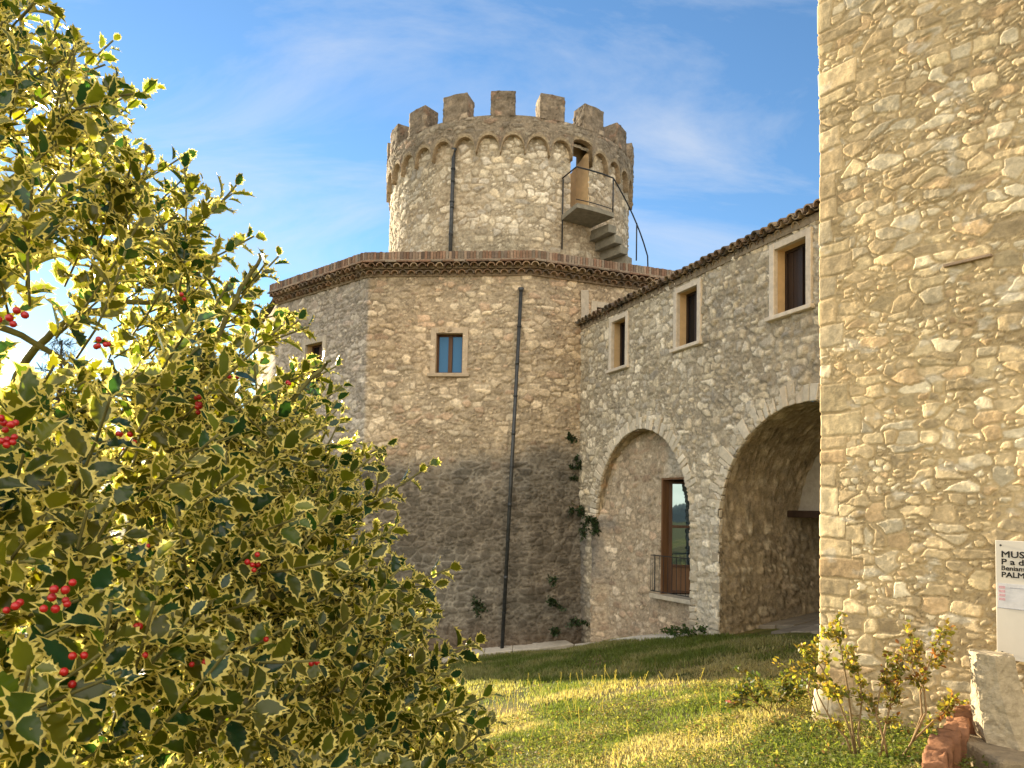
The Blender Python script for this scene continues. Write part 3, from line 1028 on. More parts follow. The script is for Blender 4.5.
def build_wing():
    U1 = np.arange(WEND, 5.3, .027); Z = np.concatenate([np.arange(-4, -1.6, .3), np.arange(-1.6, WTOP + .02, .027)])
    U, V = np.meshgrid(U1, Z)
    uc = (U1[1:] + U1[:-1]) / 2; zc = (Z[1:] + Z[:-1]) / 2
    UC, ZC = np.meshgrid(uc, zc)
    keep = np.ones(UC.shape, bool)
    for a in ARCH:
        keep &= ~in_arch(UC, ZC, a)
    for (u0, u1, z0, z1) in WINS:
        keep &= ~((UC > u0) & (UC < u1) & (ZC > z0) & (ZC < z1))
    pos = np.empty(U.shape + (3,))
    pos[..., 0] = WF.a[0] + WF.u[0] * U; pos[..., 1] = WF.a[1] + WF.u[1] * U; pos[..., 2] = V
    nrm = np.broadcast_to(np.array([WF.n[0], WF.n[1], 0]), pos.shape)
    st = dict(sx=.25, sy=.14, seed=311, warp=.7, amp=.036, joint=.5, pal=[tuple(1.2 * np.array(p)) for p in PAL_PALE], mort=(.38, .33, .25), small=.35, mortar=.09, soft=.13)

    def tint(U, V, c, s):
        # pale bed of the arches and the pier between them
        k = sstep(.5, 1.1, U) * 0
        pier = np.exp(-((U + .48) / .42) ** 2) * sstep(2.6, 1.6, V)
        k = np.clip(pier * .35, 0, 1)[..., None]
        c = c * (1 - k) + np.array([.56, .52, .44]) * k
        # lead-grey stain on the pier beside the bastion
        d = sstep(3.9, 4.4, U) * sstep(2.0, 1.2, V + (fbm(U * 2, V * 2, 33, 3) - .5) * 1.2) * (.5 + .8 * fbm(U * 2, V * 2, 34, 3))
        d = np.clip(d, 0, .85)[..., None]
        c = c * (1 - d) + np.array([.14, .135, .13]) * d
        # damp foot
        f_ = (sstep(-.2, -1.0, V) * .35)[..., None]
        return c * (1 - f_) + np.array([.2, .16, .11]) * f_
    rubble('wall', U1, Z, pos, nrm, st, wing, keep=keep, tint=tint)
    # arch rings of dressed voussoirs
    for a in ARCH:
        mb = MB()
        n = 44
        per = np.linspace(0, math.pi, 400)
        L = np.cumsum(np.hypot(np.diff(a['w'] * np.cos(per)), np.diff(a['rise'] * np.sin(per)))); L = np.append(0, L)
        edges = np.linspace(0, L[-1], n + 1) + np.append(np.append(0, RNG.uniform(-.03, .03, n - 1)), 0)
        T = np.interp(edges, L, per)
        for k in range(n):
            t0, t1 = T[k] + .004, T[k + 1] - .004
            d = RNG.uniform(.20, .40)
            g = lambda t, e: (a['c'] + (a['w'] + e) * math.cos(t), a['spr'] + (a['rise'] + e) * math.sin(t))
            pr = RNG.uniform(.012, .045)
            q = []
            for dep in (-.05, pr):
                for (t, e) in ((t0, -.012), (t1, -.012), (t1, d), (t0, d)):
                    u, z = g(t, e)
                    q.append(WF.P(u, z, dep + RNG.uniform(-.008, .008)) + RNG.uniform(-.008, .008, 3))
            mb.hexa(q, tuple(np.array(random.choice([(.56, .51, .42), (.62, .57, .48), (.52, .47, .38), (.56, .49, .39)])) * RNG.uniform(.82, 1.1)))
        # jamb stones down to the ground
        for sg in (-1, 1):
            if a is ARCH[0] and sg == 1:
                zlo = 1.4
            else:
                zlo = -1.2
            z = a['spr']
            while z > zlo:
                hgt = RNG.uniform(.10, .22); w = RNG.uniform(.08, .26)
                ue = a['c'] + sg * (a['w'] - .012)
                uo = ue + sg * w
                mb.fbox(WF, min(ue, uo), max(ue, uo), z - hgt + .008, z - .006, -.05, RNG.uniform(.008, .035), tuple(np.array(random.choice([(.46, .41, .33), (.50, .45, .36), (.40, .35, .27)])) * RNG.uniform(.75, 1.12)), jit=.02)
                z -= hgt
        mb.build('arch_ring', M_DRESS, wing, bevel=.018)


build_wing()
for k, w in enumerate(WINS):
    window(wing, WF, w, stone_w=.10, depth=.20, leaves=2 if k else 1, glass=M_GLASSDIM, wood=M_WOODDARK, frame_col=(.56, .50, .42), proud=.04, shutter=(k == 2), sill_w=.07)


def profile(a, z_floor, n=60):
    """points up the far jamb, over the arch and down the near jamb, (u, z) and inward normal"""
    pts = []
    zz = np.arange(z_floor, a['spr'], .04)
    for z in zz: pts.append((a['c'] + a['w'], z, -1, 0))
    for t in np.linspace(0, math.pi, n):
        pts.append((a['c'] + a['w'] * math.cos(t), a['spr'] + a['rise'] * math.sin(t), -math.cos(t), -math.sin(t)))
    for z in zz[::-1]: pts.append((a['c'] - a['w'], z, 1, 0))
    return np.array(pts)


def vault(name, a, depth, zf, seed, d0=.0, pal=PAL_BAST, tint=None, amp=.035):
    pr = profile(a, zf)
    s = np.append(0, np.cumsum(np.hypot(np.diff(pr[:, 0]), np.diff(pr[:, 1]))))
    dep = np.arange(-d0, depth, .035)
    U, V = np.meshgrid(s, dep)
    pos = np.empty(U.shape + (3,))
    pos[..., 0] = WF.a[0] + WF.u[0] * pr[:, 0] - WF.n[0] * V
    pos[..., 1] = WF.a[1] + WF.u[1] * pr[:, 0] - WF.n[1] * V
    pos[..., 2] = pr[:, 1]
    nrm = np.empty_like(pos)
    nrm[..., 0] = WF.u[0] * pr[:, 2]; nrm[..., 1] = WF.u[1] * pr[:, 2]; nrm[..., 2] = pr[:, 3]
    st = dict(sx=.2, sy=.15, seed=seed, amp=amp, pal=pal, mort=(.34, .28, .19), small=.35, mortar=.09, soft=.18)
    # courses run along the depth: swap the roles of s and depth
    return rubble(name, s, dep, pos, nrm, st, wing, SS=(V * 1.15, U), tint=tint, flip=True)


vault('passage_vault', ARCH[1], 6.0, -1.6, 351, pal=[(.38, .32, .23), (.42, .35, .26), (.34, .28, .20), (.46, .40, .30), (.36, .29, .2)])
# cross arch inside the passage: plastered tympanum carried by a timber beam, dark room beyond
mb = MB(); mb.fbox(WF, -5.0, -.9, 1.80, 3.7, -1.95, -1.75, (.34, .31, .26))
mb.build('tympanum', M_DRESS, wing)
mb = MB(); mb.fbox(WF, -5.0, -.93, 1.69, 1.82, -1.74, -1.46)
mb.build('timber_beam', M_WOODDARK, wing, bevel=.02)
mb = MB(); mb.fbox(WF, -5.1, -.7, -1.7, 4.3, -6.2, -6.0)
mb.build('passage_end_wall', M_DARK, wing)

# infill wall of the first arch, turned towards the camera
IA = WF.P(ARCH[0]['c'] + ARCH[0]['w'] + .12, 0, -.15)
ID = -WF.u * 3.95 - WF.n * .42; ID /= np.linalg.norm(ID)
IF = Face(IA, ID, (ID[1], -ID[0]))
_dl = IF.hit(662, 478); _dr = IF.hit(703, 478); _db = IF.hit(662, 594)
DRW = (_dl[0], _dl[0] + 1.7, _db[1], _dl[1])


def build_infill():
    U1 = np.arange(0, 4.6, .025); Z = np.arange(-1.9, 3.7, .025)
    U, V = np.meshgrid(U1, Z)
    uc = (U1[1:] + U1[:-1]) / 2; zc = (Z[1:] + Z[:-1]) / 2
    UC, ZC = np.meshgrid(uc, zc)
    keep = ~((UC > DRW[0]) & (UC < DRW[1]) & (ZC > DRW[2]) & (ZC < DRW[3]))
    pos = np.empty(U.shape + (3,))
    pos[..., 0] = IF.a[0] + IF.u[0] * U; pos[..., 1] = IF.a[1] + IF.u[1] * U; pos[..., 2] = V
    nrm = np.broadcast_to(np.array([IF.n[0], IF.n[1], 0]), pos.shape)
    pos = pos + nrm * (.20 * sstep(.45, .05, U) * sstep(1.9, 1.3, V))[..., None]
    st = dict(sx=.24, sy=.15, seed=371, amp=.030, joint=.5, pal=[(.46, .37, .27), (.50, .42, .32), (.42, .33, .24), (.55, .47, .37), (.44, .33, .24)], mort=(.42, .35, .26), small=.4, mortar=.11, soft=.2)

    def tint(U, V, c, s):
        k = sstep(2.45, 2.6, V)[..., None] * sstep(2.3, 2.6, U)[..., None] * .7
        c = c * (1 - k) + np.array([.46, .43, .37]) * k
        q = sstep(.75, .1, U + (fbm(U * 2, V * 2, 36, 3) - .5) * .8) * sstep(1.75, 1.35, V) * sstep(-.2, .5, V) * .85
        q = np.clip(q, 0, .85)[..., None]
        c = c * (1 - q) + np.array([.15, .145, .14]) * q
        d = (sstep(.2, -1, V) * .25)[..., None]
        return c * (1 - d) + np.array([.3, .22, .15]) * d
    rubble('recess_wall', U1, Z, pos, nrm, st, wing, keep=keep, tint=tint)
    pr = ARCH[0]
    vault('arch_soffit', pr, 2.6, -1.6, 381, pal=PAL_WARM, amp=.03)


build_infill()


def build_balcony_door():
    u0, u1, z0, z1 = DRW
    # the leaf stands ajar: hinged at the far jamb, swung into the room
    hinge = IF.P(u0 + .045, 0, -.16)
    dd = np.array([.978, -.21]); dd /= np.linalg.norm(dd)
    DF = Face(hinge, dd, (dd[1], -dd[0]))
    t = .07
    mb = MB()                                        # wooden lining of the opening
    mb.fbox(IF, u0, u0 + .04, z0, z1, -.30, .015); mb.fbox(IF, u1 - .04, u1, z0, z1, -.30, .015)
    mb.fbox(IF, u0 + .04, u1 - .04, z1 - .04, z1, -.30, .012)
    door = mb.build('balcony_door', M_WOODLIGHT, wing)
    a, b = 0.0, .98
    mb = MB(); d0, d1 = -.06, 0
    mb.fbox(DF, a, a + t, z0 + .01, z1 - .05, d0, d1); mb.fbox(DF, b - t, b, z0 + .01, z1 - .05, d0, d1)
    um = a + .60
    mb.fbox(DF, um - .05, um + .05, z0 + .01, z1 - .05, d0, d1 + .012)
    for z in (z0 + .02, z0 + .56, z0 + 1.38, z1 - .05 - t):
        mb.fbox(DF, a + t, um - .05, z, z + t * .8, d0, d1 - .003); mb.fbox(DF, um + .05, b - t, z, z + t * .8, d0, d1 - .003)
    mb.build('door_frame', M_WOOD, door, bevel=.006)
    mb = MB(); mb.fbox(DF, a + t, b - t, z0 + .06, z0 + .57, d0 + .01, d1 - .03)
    mb.build('kick_panel', M_WOODLIGHT, door)
    mb = MB(); mb.fbox(DF, a + t, b - t, z0 + .60, z1 - .1, d0 + .02, d0 + .035)
    mb.build('pane', M_MIRROR, door)
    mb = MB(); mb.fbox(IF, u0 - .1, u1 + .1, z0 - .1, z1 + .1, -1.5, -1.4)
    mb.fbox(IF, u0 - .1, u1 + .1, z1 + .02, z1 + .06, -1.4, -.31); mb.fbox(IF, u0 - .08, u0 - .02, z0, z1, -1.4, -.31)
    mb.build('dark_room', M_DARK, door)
    mb = MB(); mb.fbox(IF, u0 - .18, u1 + .2, z0 - .09, z0, -1.3, .17, (.42, .38, .31))
    mb.build('door_sill', M_DRESS, door, bevel=.012)
    mb = MB(); H = .80
    L0, L1 = u0 - .16, u1 + .15
    for z in (z0 + .06, z0 + H):
        mb.tube([IF.P(L0, z, .03), IF.P(L0, z, .14), IF.P(L1, z, .14), IF.P(L1, z, .03)], .010, 6)
    n = 15
    for k in range(n + 1):
        u = L0 + (L1 - L0) * k / n
        mb.tube([IF.P(u, z0 + .06, .14), IF.P(u, z0 + H, .14)], .006, 5)
    for d in (.05, .09):
        mb.tube([IF.P(L0, z0 + .06, d), IF.P(L0, z0 + H, d)], .006, 5)
    mb.build('balcony_railing', M_IRON, wing)


build_balcony_door()


def wing_roof():
    mb = MB()
    tile = lambda: tuple(np.array(random.choice([(.17, .12, .085), (.20, .15, .10), (.13, .10, .08), (.24, .19, .13), (.11, .095, .075)])) * RNG.uniform(.75, 1.25))
    inn = np.array([-WF.n[0], -WF.n[1], 0.0])
    ax = inn * math.cos(math.radians(16)) + np.array([0, 0, math.sin(math.radians(16))])
    u = 5.42
    while u > WEND - .2:
        p = WF.P(u, 6.36 + RNG.uniform(-.012, .012), .17 + RNG.uniform(-.02, .03))
        mb.barrel(p, ax, 5.0, .088, th=.02, c=tile(), taper=1)
        q = WF.P(u - .1, 6.33, .14 + RNG.uniform(-.02, .02))
        # channel tile between, hollow up
        mb.barrel(q + np.array([0, 0, .085]), ax, 5.0, .085, up=(0, 0, -1), th=.018, c=tile(), taper=1)
        mb.barrel(WF.P(u + .02, 6.275, .03 + RNG.uniform(-.02, .02)), ax, .5, .085, th=.02, c=tile(), taper=1)
        u -= .2
    mb.fbox(WF, WEND - .2, 5.2, 6.22, 6.345, -.35, .03, (.22, .18, .13))
    mb.build('roof', M_TILE, wing)
    # roof deck closing the loft
    mb = MB()
    mb.hexa([WF.P(WEND - .2, 6.3, -.1), WF.P(5.2, 6.3, -.1), WF.P(5.2, 6.3 + 5 * .285, -5.1), WF.P(WEND - .2, 6.3 + 5 * .285, -5.1),
             WF.P(WEND - .2, 6.36, -.1), WF.P(5.2, 6.36, -.1), WF.P(5.2, 6.36 + 5 * .285, -5.1), WF.P(WEND - .2, 6.36 + 5 * .285, -5.1)], (.1, .08, .06))
    mb.build('roof_deck', M_DRESS, wing)
    mb = MB()
    mb.fbox(WF, WEND - .2, 5.2, -2.5, 6.3, -9.2, -8.9, (.4, .35, .28))
    mb.build('rear_wall', M_DRESS, wing)


wing_roof()

# kerb at the foot of the bastion and the infill wall
mb = MB()
_k = [np.array(p) for p in ((-4.6, 17.45), (-1.2, 17.15), (.75, 17.12), tuple(WF.P(3.9, 0, .42)[:2]), tuple(WF.P(-.1, 0, .36)[:2]))]
_pts = []
for a, b in zip(_k[:-1], _k[1:]):
    n = max(1, int(np.linalg.norm(b - a) / .5))
    _pts += [a + (b - a) * i / n for i in range(n)]
_pts.append(_k[-1])
for a, b in zip(_pts[:-1], _pts[1:]):
    d = (b - a) / np.linalg.norm(b - a); nr = np.array([-d[1], d[0]])
    za, zb = gz(*a), gz(*b)
    a2, b2 = a + nr * .5, b + nr * .5
    e = d * .004
    mb.hexa([(*(a + e), za - .2), (*(b - e), zb - .2), (*(b2 - e), zb - .2), (*(a2 + e), za - .2), (*(a + e), za + .10), (*(b - e), zb + .10), (*(b2 - e), zb + .13), (*(a2 + e), za + .13)],
            tuple(np.array((.46, .43, .38)) * RNG.uniform(.88, 1.08)))
tag(mb.build('kerb', M_DRESS, bevel=.015), kind='structure')

# stone paving in the mouth of the passage
mb = MB()
for i in range(9):
    for j in range(12):
        u0 = -4.85 + i * .44 + RNG.uniform(0, .03); d0 = -.35 - j * .5
        p = [WF.P(u0, 0, d0), WF.P(u0 + .42, 0, d0), WF.P(u0 + .42, 0, d0 - .47), WF.P(u0, 0, d0 - .47)]
        if j == 0 and RNG.random() < .4: continue
        zs = [gz(q[0], q[1]) for q in p]
        h = .05 + RNG.uniform(-.012, .012)
        mb.hexa([(q[0], q[1], z - .2) for q, z in zip(p, zs)][::-1] + [(q[0], q[1], z + h) for q, z in zip(p, zs)][::-1], tuple(np.array((.19, .165, .13)) * RNG.uniform(.7, 1.2)))
tag(mb.build('paving', M_DRESS, bevel=.012), kind='structure')

# ------------------------------------------------------------------ near stone house on the right
HC = np.array([2.715, 6.50])
_hang = math.radians(37.3)
HD = np.array([math.sin(_hang), -math.cos(_hang)])                 # along the visible face, towards the camera
HN = np.array([-math.cos(_hang), -math.sin(_hang)])
HF = Face(HC, HD, HN)
house = thing('stone_house', 'near sunlit rubble stone building with a museum notice at its foot', 'building', (*HC, 0))


def build_house():
    back = HC - HN * 7.5
    pts = [back, HC, HC + HD * 4.2, HC + HD * 9]
    S, xy, nn, cum = polyline(pts, [.05, .0085, .08], rad=.05)
    Z = np.concatenate([np.arange(-1.2, -.3, .1), np.arange(-.3, 7.2, .0095), np.arange(7.2, 9.0, .1)])
    U, V = np.meshgrid(S, Z)
    pos = np.empty(U.shape + (3,)); pos[..., 0] = xy[:, 0]; pos[..., 1] = xy[:, 1]; pos[..., 2] = V
    nrm = np.zeros_like(pos); nrm[..., 0] = nn[:, 0]; nrm[..., 1] = nn[:, 1]
    # spreading foot at the corner
    foot = .08 * sstep(.75, -.1, V) * np.exp(-np.abs(U - cum[1]) / .7)
    pos = pos + nrm * foot[..., None]
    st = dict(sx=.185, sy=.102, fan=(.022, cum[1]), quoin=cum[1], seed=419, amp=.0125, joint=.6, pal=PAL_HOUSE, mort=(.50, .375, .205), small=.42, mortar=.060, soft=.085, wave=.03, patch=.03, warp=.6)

    def tint(U, V, c, s):
        w = sstep(.45, .72, fbm(U * 1.4, V * 1.4, 55, 4))[..., None]
        c = c * (1 - .22 * w) + np.array([.52, .38, .20]) * .22 * w
        # lime smears
        q = (sstep(.68, .78, fbm(U * 5, V * 7, 56, 4)) * .5)[..., None]
        c = c * (1 - q) + np.array([.66, .60, .48]) * q
        g = (sstep(.5, -.2, V) * .3)[..., None]
        return c * (1 - g) + np.array([.3, .23, .15]) * g
    rubble('wall', S, Z, pos, nrm, st, house, tint=tint, mat=M_STONE)
    # thin projecting slate ledge high on the wall
    a = HF.hit(945, 267); b = HF.hit(993, 256)
    mb = MB()
    mb.hexa([HF.P(a[0], a[1] - .012, -.02), HF.P(b[0], b[1] - .01, -.02), HF.P(b[0], b[1] - .01, .045), HF.P(a[0], a[1] - .012, .04),
             HF.P(a[0], a[1] + .012, -.02), HF.P(b[0], b[1] + .012, -.02), HF.P(b[0], b[1] + .012, .045), HF.P(a[0], a[1] + .012, .04)], (.3, .22, .15))
    mb.build('ledge', M_DRESS, house, bevel=.004)
    mb = MB()
    c = [(*back, 9.0), (*HC, 9.0), (*(HC + HD * 9), 9.0), (*(back + HD * 9), 9.0)]
    mb.add(c, [(0, 1, 2, 3)], (.3, .2, .15))
    mb.build('roof', M_TILE, house)


build_house()


# museum notice
def build_sign():
    u0, zt = HF.hit(998.5, 540); _, zb = HF.hit(998.5, 657)
    Wd, Ht = .92, zt - zb
    d = .062
    sign = thing('museum_sign', 'white museum notice board with black lettering screwed to the stone wall', 'sign', tuple(HF.P(u0 + Wd / 2, zb, d)))
    mb = MB(); mb.fbox(HF, u0, u0 + Wd, zb, zt, d - .012, d)
    white = surf('sign_white', color=(.66, .60, .51), rough=.45, nscale=5, namt=.05, bump=0)
    mb.build('board', white, sign, bevel=.003)
    ink = surf('black_ink', color=(.012, .011, .011), rough=.6, namt=.1, bump=0)
    k = Ht / 119.0
    rot = Matrix(((HF.u[0], 0, HF.n[0]), (HF.u[1], 0, HF.n[1]), (0, 1, 0))).to_4x4()
    for (txt, ytop, ybot, sx, off) in (("MUS", 550.5, 556.8, 1.2, 0), ("P a d", 558.3, 564, 1.25, 0), ("Beniam", 565.3, 569.8, 1.1, 0), ("PALM", 571.5, 576.7, 1.15, 0)):
        cu = D.curves.new('lettering', 'FONT'); cu.body = txt
        h = (ybot - ytop) * k
        cu.size = h / .70
        cu.bevel_depth = cu.size * .020; cu.bevel_resolution = 1
        cu.extrude = .0008
        cu.resolution_u = 3
        o = D.objects.new('tmp', cu); COL.objects.link(o)
        me = D.meshes.new_from_object(o.evaluated_get(bpy.context.evaluated_depsgraph_get()))
        D.objects.remove(o)
        me.materials.clear(); me.materials.append(ink)
        o = link(D.objects.new('lettering', me))
        z = zt - (ybot - 540) * k
        p = HF.P(u0 + .036, z, d + .0025)
        m = rot.copy() @ Matrix.Diagonal((sx, 1, 1, 1)); m.translation = Vector(p)
        me.transform(m)
        parent(o, sign)
    cp_ = surf('photo_print', color=(.62, .60, .60), rough=.4, nscale=30, namt=.12, bump=0)
    z1 = zt - (583 - 540) * k; z0 = zt - (607.5 - 540) * k
    mb = MB(); mb.fbox(HF, u0 + .012, u0 + Wd - .012, z0, z1, d, d + .002)
    pr = mb.build('print_strip', cp_, sign)
    pk = surf('pink_print', color=(.60, .36, .38), rough=.4, nscale=60, namt=.3, bump=0)
    mb = MB()
    for q in range(4):
        zz = z1 - .02 - q * .028
        mb.fbox(HF, u0 + .02, u0 + .06, zz - .018, zz, d + .002, d + .0035)
    mb.build('pink_crest', pk, pr)
    bl = surf('grey_print', color=(.38, .38, .42), rough=.4, nscale=60, namt=.3, bump=0)
    mb = MB()
    mb.fbox(HF, u0 + .09, u0 + Wd - .1, z1 - .030, z1 - .026, d + .002, d + .0035)
    mb.fbox(HF, u0 + .012, u0 + Wd - .012, z0 - .004, z0, d + .002, d + .0035)
    mb.build('rule', bl, pr)
    for (uu, zz) in ((u0 + .035, zt - .035), (u0 + .035, zb + .05)):
        mb = MB(); mb.tube([HF.P(uu, zz, d), HF.P(uu, zz, d + .004)], .007, 10)
        mb.build('screw', M_IRON, sign)


build_sign()


# broken column drum, slab and brick edging
def roughen(o, cuts, amt, scale):
    import bmesh
    from mathutils import noise
    bm = bmesh.new(); bm.from_mesh(o.data)
    bmesh.ops.subdivide_edges(bm, edges=bm.edges[:], cuts=cuts, use_grid_fill=True)
    for v in bm.verts:
        v.co += noise.noise_vector(v.co * scale) * amt + noise.noise_vector(v.co * scale * 3.1) * amt * .5
    for f in bm.faces: f.smooth = True
    bm.to_mesh(o.data); bm.free()


def build_column():
    Y = 5.0
    base = at(1000, 742, Y); topp = at(989, 653, Y)
    H = topp[2] - base[2]
    nz, na = 40, 72
    sh = []
    # irregular five-sided section, a sharp arris facing the camera-left
    ang = np.array([200, 248, 300, 355, 60, 135]); 
    ca = np.radians(ang)
    def section(t):
        w = .135 + .10 * t ** 1.6          # t: 0 top .. 1 bottom
        skew = .10 * t ** 2.0
        p = [np.array([math.cos(a), math.sin(a)]) * w * s for a, s in zip(ca, (1.0, 1.02, 1.1, 1.05, 1.0, .95))]
        return [q + np.array([skew, 0]) for q in p]
    vv = []
    for i in range(nz):
        t = 1 - i / (nz - 1)
        sec = section(t)
        n = len(sec); per = []
        for k in range(n):
            a, b = sec[k], sec[(k + 1) % n]
            m = na // n
            per += [a + (b - a) * j / m for j in range(m)]
        ctr = np.mean(per, 0)
        for j, q in enumerate(per):
            q = ctr + (q - ctr) * (1 - .012)
            nz_ = (fbm(np.array([j * .22]), np.array([i * .22]), 77, 4)[0] - .5) * .035
            q2 = ctr + (q - ctr) * (1 + nz_ / .15)
            zz = base[2] + H * (i / (nz - 1)) - .03 * (q2[0]) * (1 - t) + (.05 if i == 0 else 0) * 0
            if i == 0: zz += .05 * max(0, (.2 - q2[0])) 
            vv.append((base[0] - .02 + q2[0] - .035 * (1 - t), base[1] + q2[1], zz + (.0 if i < nz - 1 else RNG.uniform(-.006, .006))))
    na2 = len(per)
    f = []
    for i in range(nz - 1):
        for j in range(na2):
            f.append((i * na2 + j, i * na2 + (j + 1) % na2, (i + 1) * na2 + (j + 1) % na2, (i + 1) * na2 + j))
    me = D.meshes.new('broken_column')
    me.from_pydata(vv, [], f + [tuple(range(na2))[::-1], tuple(range((nz - 1) * na2, nz * na2))])
    m = surf('carved_limestone', color=(.44, .36, .24), rough=.9, nscale=20, namt=.3, bump=.9, bscale=45, dist=.012)
    me.materials.append(m)
    o = link(D.objects.new('broken_column', me))
    tag(o, 'broken pale stone column stub leaning on a slab beneath the notice', 'column')
    # slab it stands on
    c = at(1005, 748, Y)
    zt = base[2] + .012
    mb = MB()
    n = 14
    prof = [(-.27, -.40), (.10, -.46), (1.2, -.46), (1.2, .5), (.05, .44), (-.24, .2)]
    P0 = np.array([base[0], base[1]])
    vtop = [(*(P0 + np.array(q)), zt) for q in prof]; vbot = [(*(P0 + np.array(q)), zt - .35) for q in prof]
    k = len(prof)
    mb.add(vtop + vbot, [tuple(range(k)), tuple(range(2 * k - 1, k - 1, -1))] + [(i, i + k, (i + 1) % k + k, (i + 1) % k) for i in range(k)], (.32, .25, .16))
    o = mb.build('stone_slab', surf('slab_stone', attr=True, rough=.9, nscale=14, namt=.3, bump=.9, bscale=28, dist=.03), bevel=.025)
    tag(o, 'low rough stone slab carrying the broken column beside the brick edging', 'slab')
    ed = thing('brick_edging', 'short stepped row of crumbling orange bricks edging the stone slab', 'edging', (base[0] - .33, base[1], zt - .3))
    pts = [at(965, 722, Y + .22), at(957, 737, Y + .06), at(948, 748, Y - .10), at(940, 758, Y - .25), at(934, 770, Y - .4)]
    for q, p in enumerate(pts):
        mb = MB()
        n = 5
        hh = .13 + .02 * (q % 2)
        verts = []
        w, l = .065, .085
        an = math.radians(-35)
        for (x, y, z) in ((-w, -l, -.3), (w, -l, -.3), (w, l, -.3), (-w, l, -.3), (-w, -l, hh * .5), (w, -l, hh * .55), (w, l, hh * .8), (-w, l, hh * .75)):
            X = x * math.cos(an) - y * math.sin(an); Y_ = x * math.sin(an) + y * math.cos(an)
            verts.append((p[0] + X + RNG.uniform(-.01, .01), p[1] + Y_ + RNG.uniform(-.01, .01), p[2] + z + RNG.uniform(-.012, .012)))
        mb.hexa(verts, tuple(np.array((.22, .105, .055)) * RNG.uniform(.65, 1.2)))
        ob = mb.build('brick', M_BRICK, ed)
        roughen(ob, 7, .018, 16)


build_column()


# ------------------------------------------------------------------ leaves in bulk
def frames(dirs, norms):
    y = dirs / np.linalg.norm(dirs, axis=1, keepdims=True)
    z = norms - (norms * y).sum(1, keepdims=True) * y
    z /= np.maximum(np.linalg.norm(z, axis=1, keepdims=True), 1e-6)
    x = np.cross(y, z)
    return np.stack([x, y, z], -1)            # columns


def scatter(tmpl, tf, base, dirs, norms, size, var=None):
    """tmpl: (K,nv,3) variants"""
    n = len(base)
    Rm = frames(dirs, norms)
    pick = RNG.integers(0, len(tmpl), n)
    P = tmpl[pick] * size[:, None, None]
    V = np.einsum('nij,nvj->nvi', Rm, P) + base[:, None, :]
    nv = tmpl.shape[1]
    F = tf[None] + (np.arange(n) * nv)[:, None, None]
    return V.reshape(-1, 3), F.reshape(-1, tf.shape[1])


def holly_templates(K=14):
    sp_ = [.13, .30, .48, .66, .82]
    prof = lambda y: .34 * math.sin(math.pi * min(max(y, 0), 1) ** .9) ** .75
    res = []
    faces = mi = None
    for k in range(K):
        fold = RNG.uniform(.12, .55); bend = RNG.uniform(-.15, .75); curl = RNG.uniform(.05, .17)
        inner = RNG.uniform(.62, .95)
        side = []
        ys = []
        for i, y in enumerate(sp_):
            side.append((prof(y) * RNG.uniform(1.12, 1.28), y + .05, curl * (1 if (i + k) % 2 else -.5)))
            yv = (y + (sp_[i + 1] if i < 4 else .95)) / 2
            side.append((prof(yv) * .80 if i < 4 else prof(yv) * .6, yv, -.02))
        out_r = [(0.015, 0, 0)] + side + [(0.0, 1.08, -.04)]
        m = len(out_r)
        V = []
        def shape(x, y, z):
            return (x, y, z + fold * abs(x) - bend * y * y * .5 + .0)
        for sgn in (1, -1):
            for (x, y, z) in out_r: V.append(shape(sgn * x, y, z))
        for sgn in (1, -1):
            for i, (x, y, z) in enumerate(out_r):
                yy = .05 + y * .86
                f_ = inner * RNG.uniform(.82, 1.15)
                V.append(shape(sgn * min(prof(yy) * f_, x * .97 + .001) if 0 < i < m - 1 else sgn * .006, yy if i else .04, 0))
        for i, (x, y, z) in enumerate(out_r): V.append(shape(0, (.05 + y * .86) if i else .04, -.012))
        F = []; MI = []
        for s in (0, 1):
            o0, i0, c0 = s * m, (2 + s) * m, 4 * m
            for i in range(m - 1):
                q = (o0 + i, o0 + i + 1, i0 + i + 1, i0 + i); F.append(q if s == 0 else q[::-1]); MI.append(1)
                q = (i0 + i, i0 + i + 1, c0 + i + 1, c0 + i); F.append(q if s == 0 else q[::-1]); MI.append(0)
        res.append(V); faces = F; mi = MI
    return np.array(res), np.array(faces), np.array(mi)


M_HGREEN = leafmat('holly_green', (1, 1, 1), attr=True, trans=.42, rough=.24, tcol=(2.7, 2.3, .45), spec=.6)
M_HCREAM = leafmat('holly_cream', (.96, .82, .27), trans=.52, rough=.33, tcol=(1.0, .86, .20), spec=.4)
M_TWIG = surf('green_twig', color=(.14, .13, .04), rough=.7, nscale=30, namt=.4, bump=.2)
M_BERRY = surf('red_berry', color=(.42, .008, .010), rough=.25, nscale=30, namt=.15, bump=0, spec=.6)


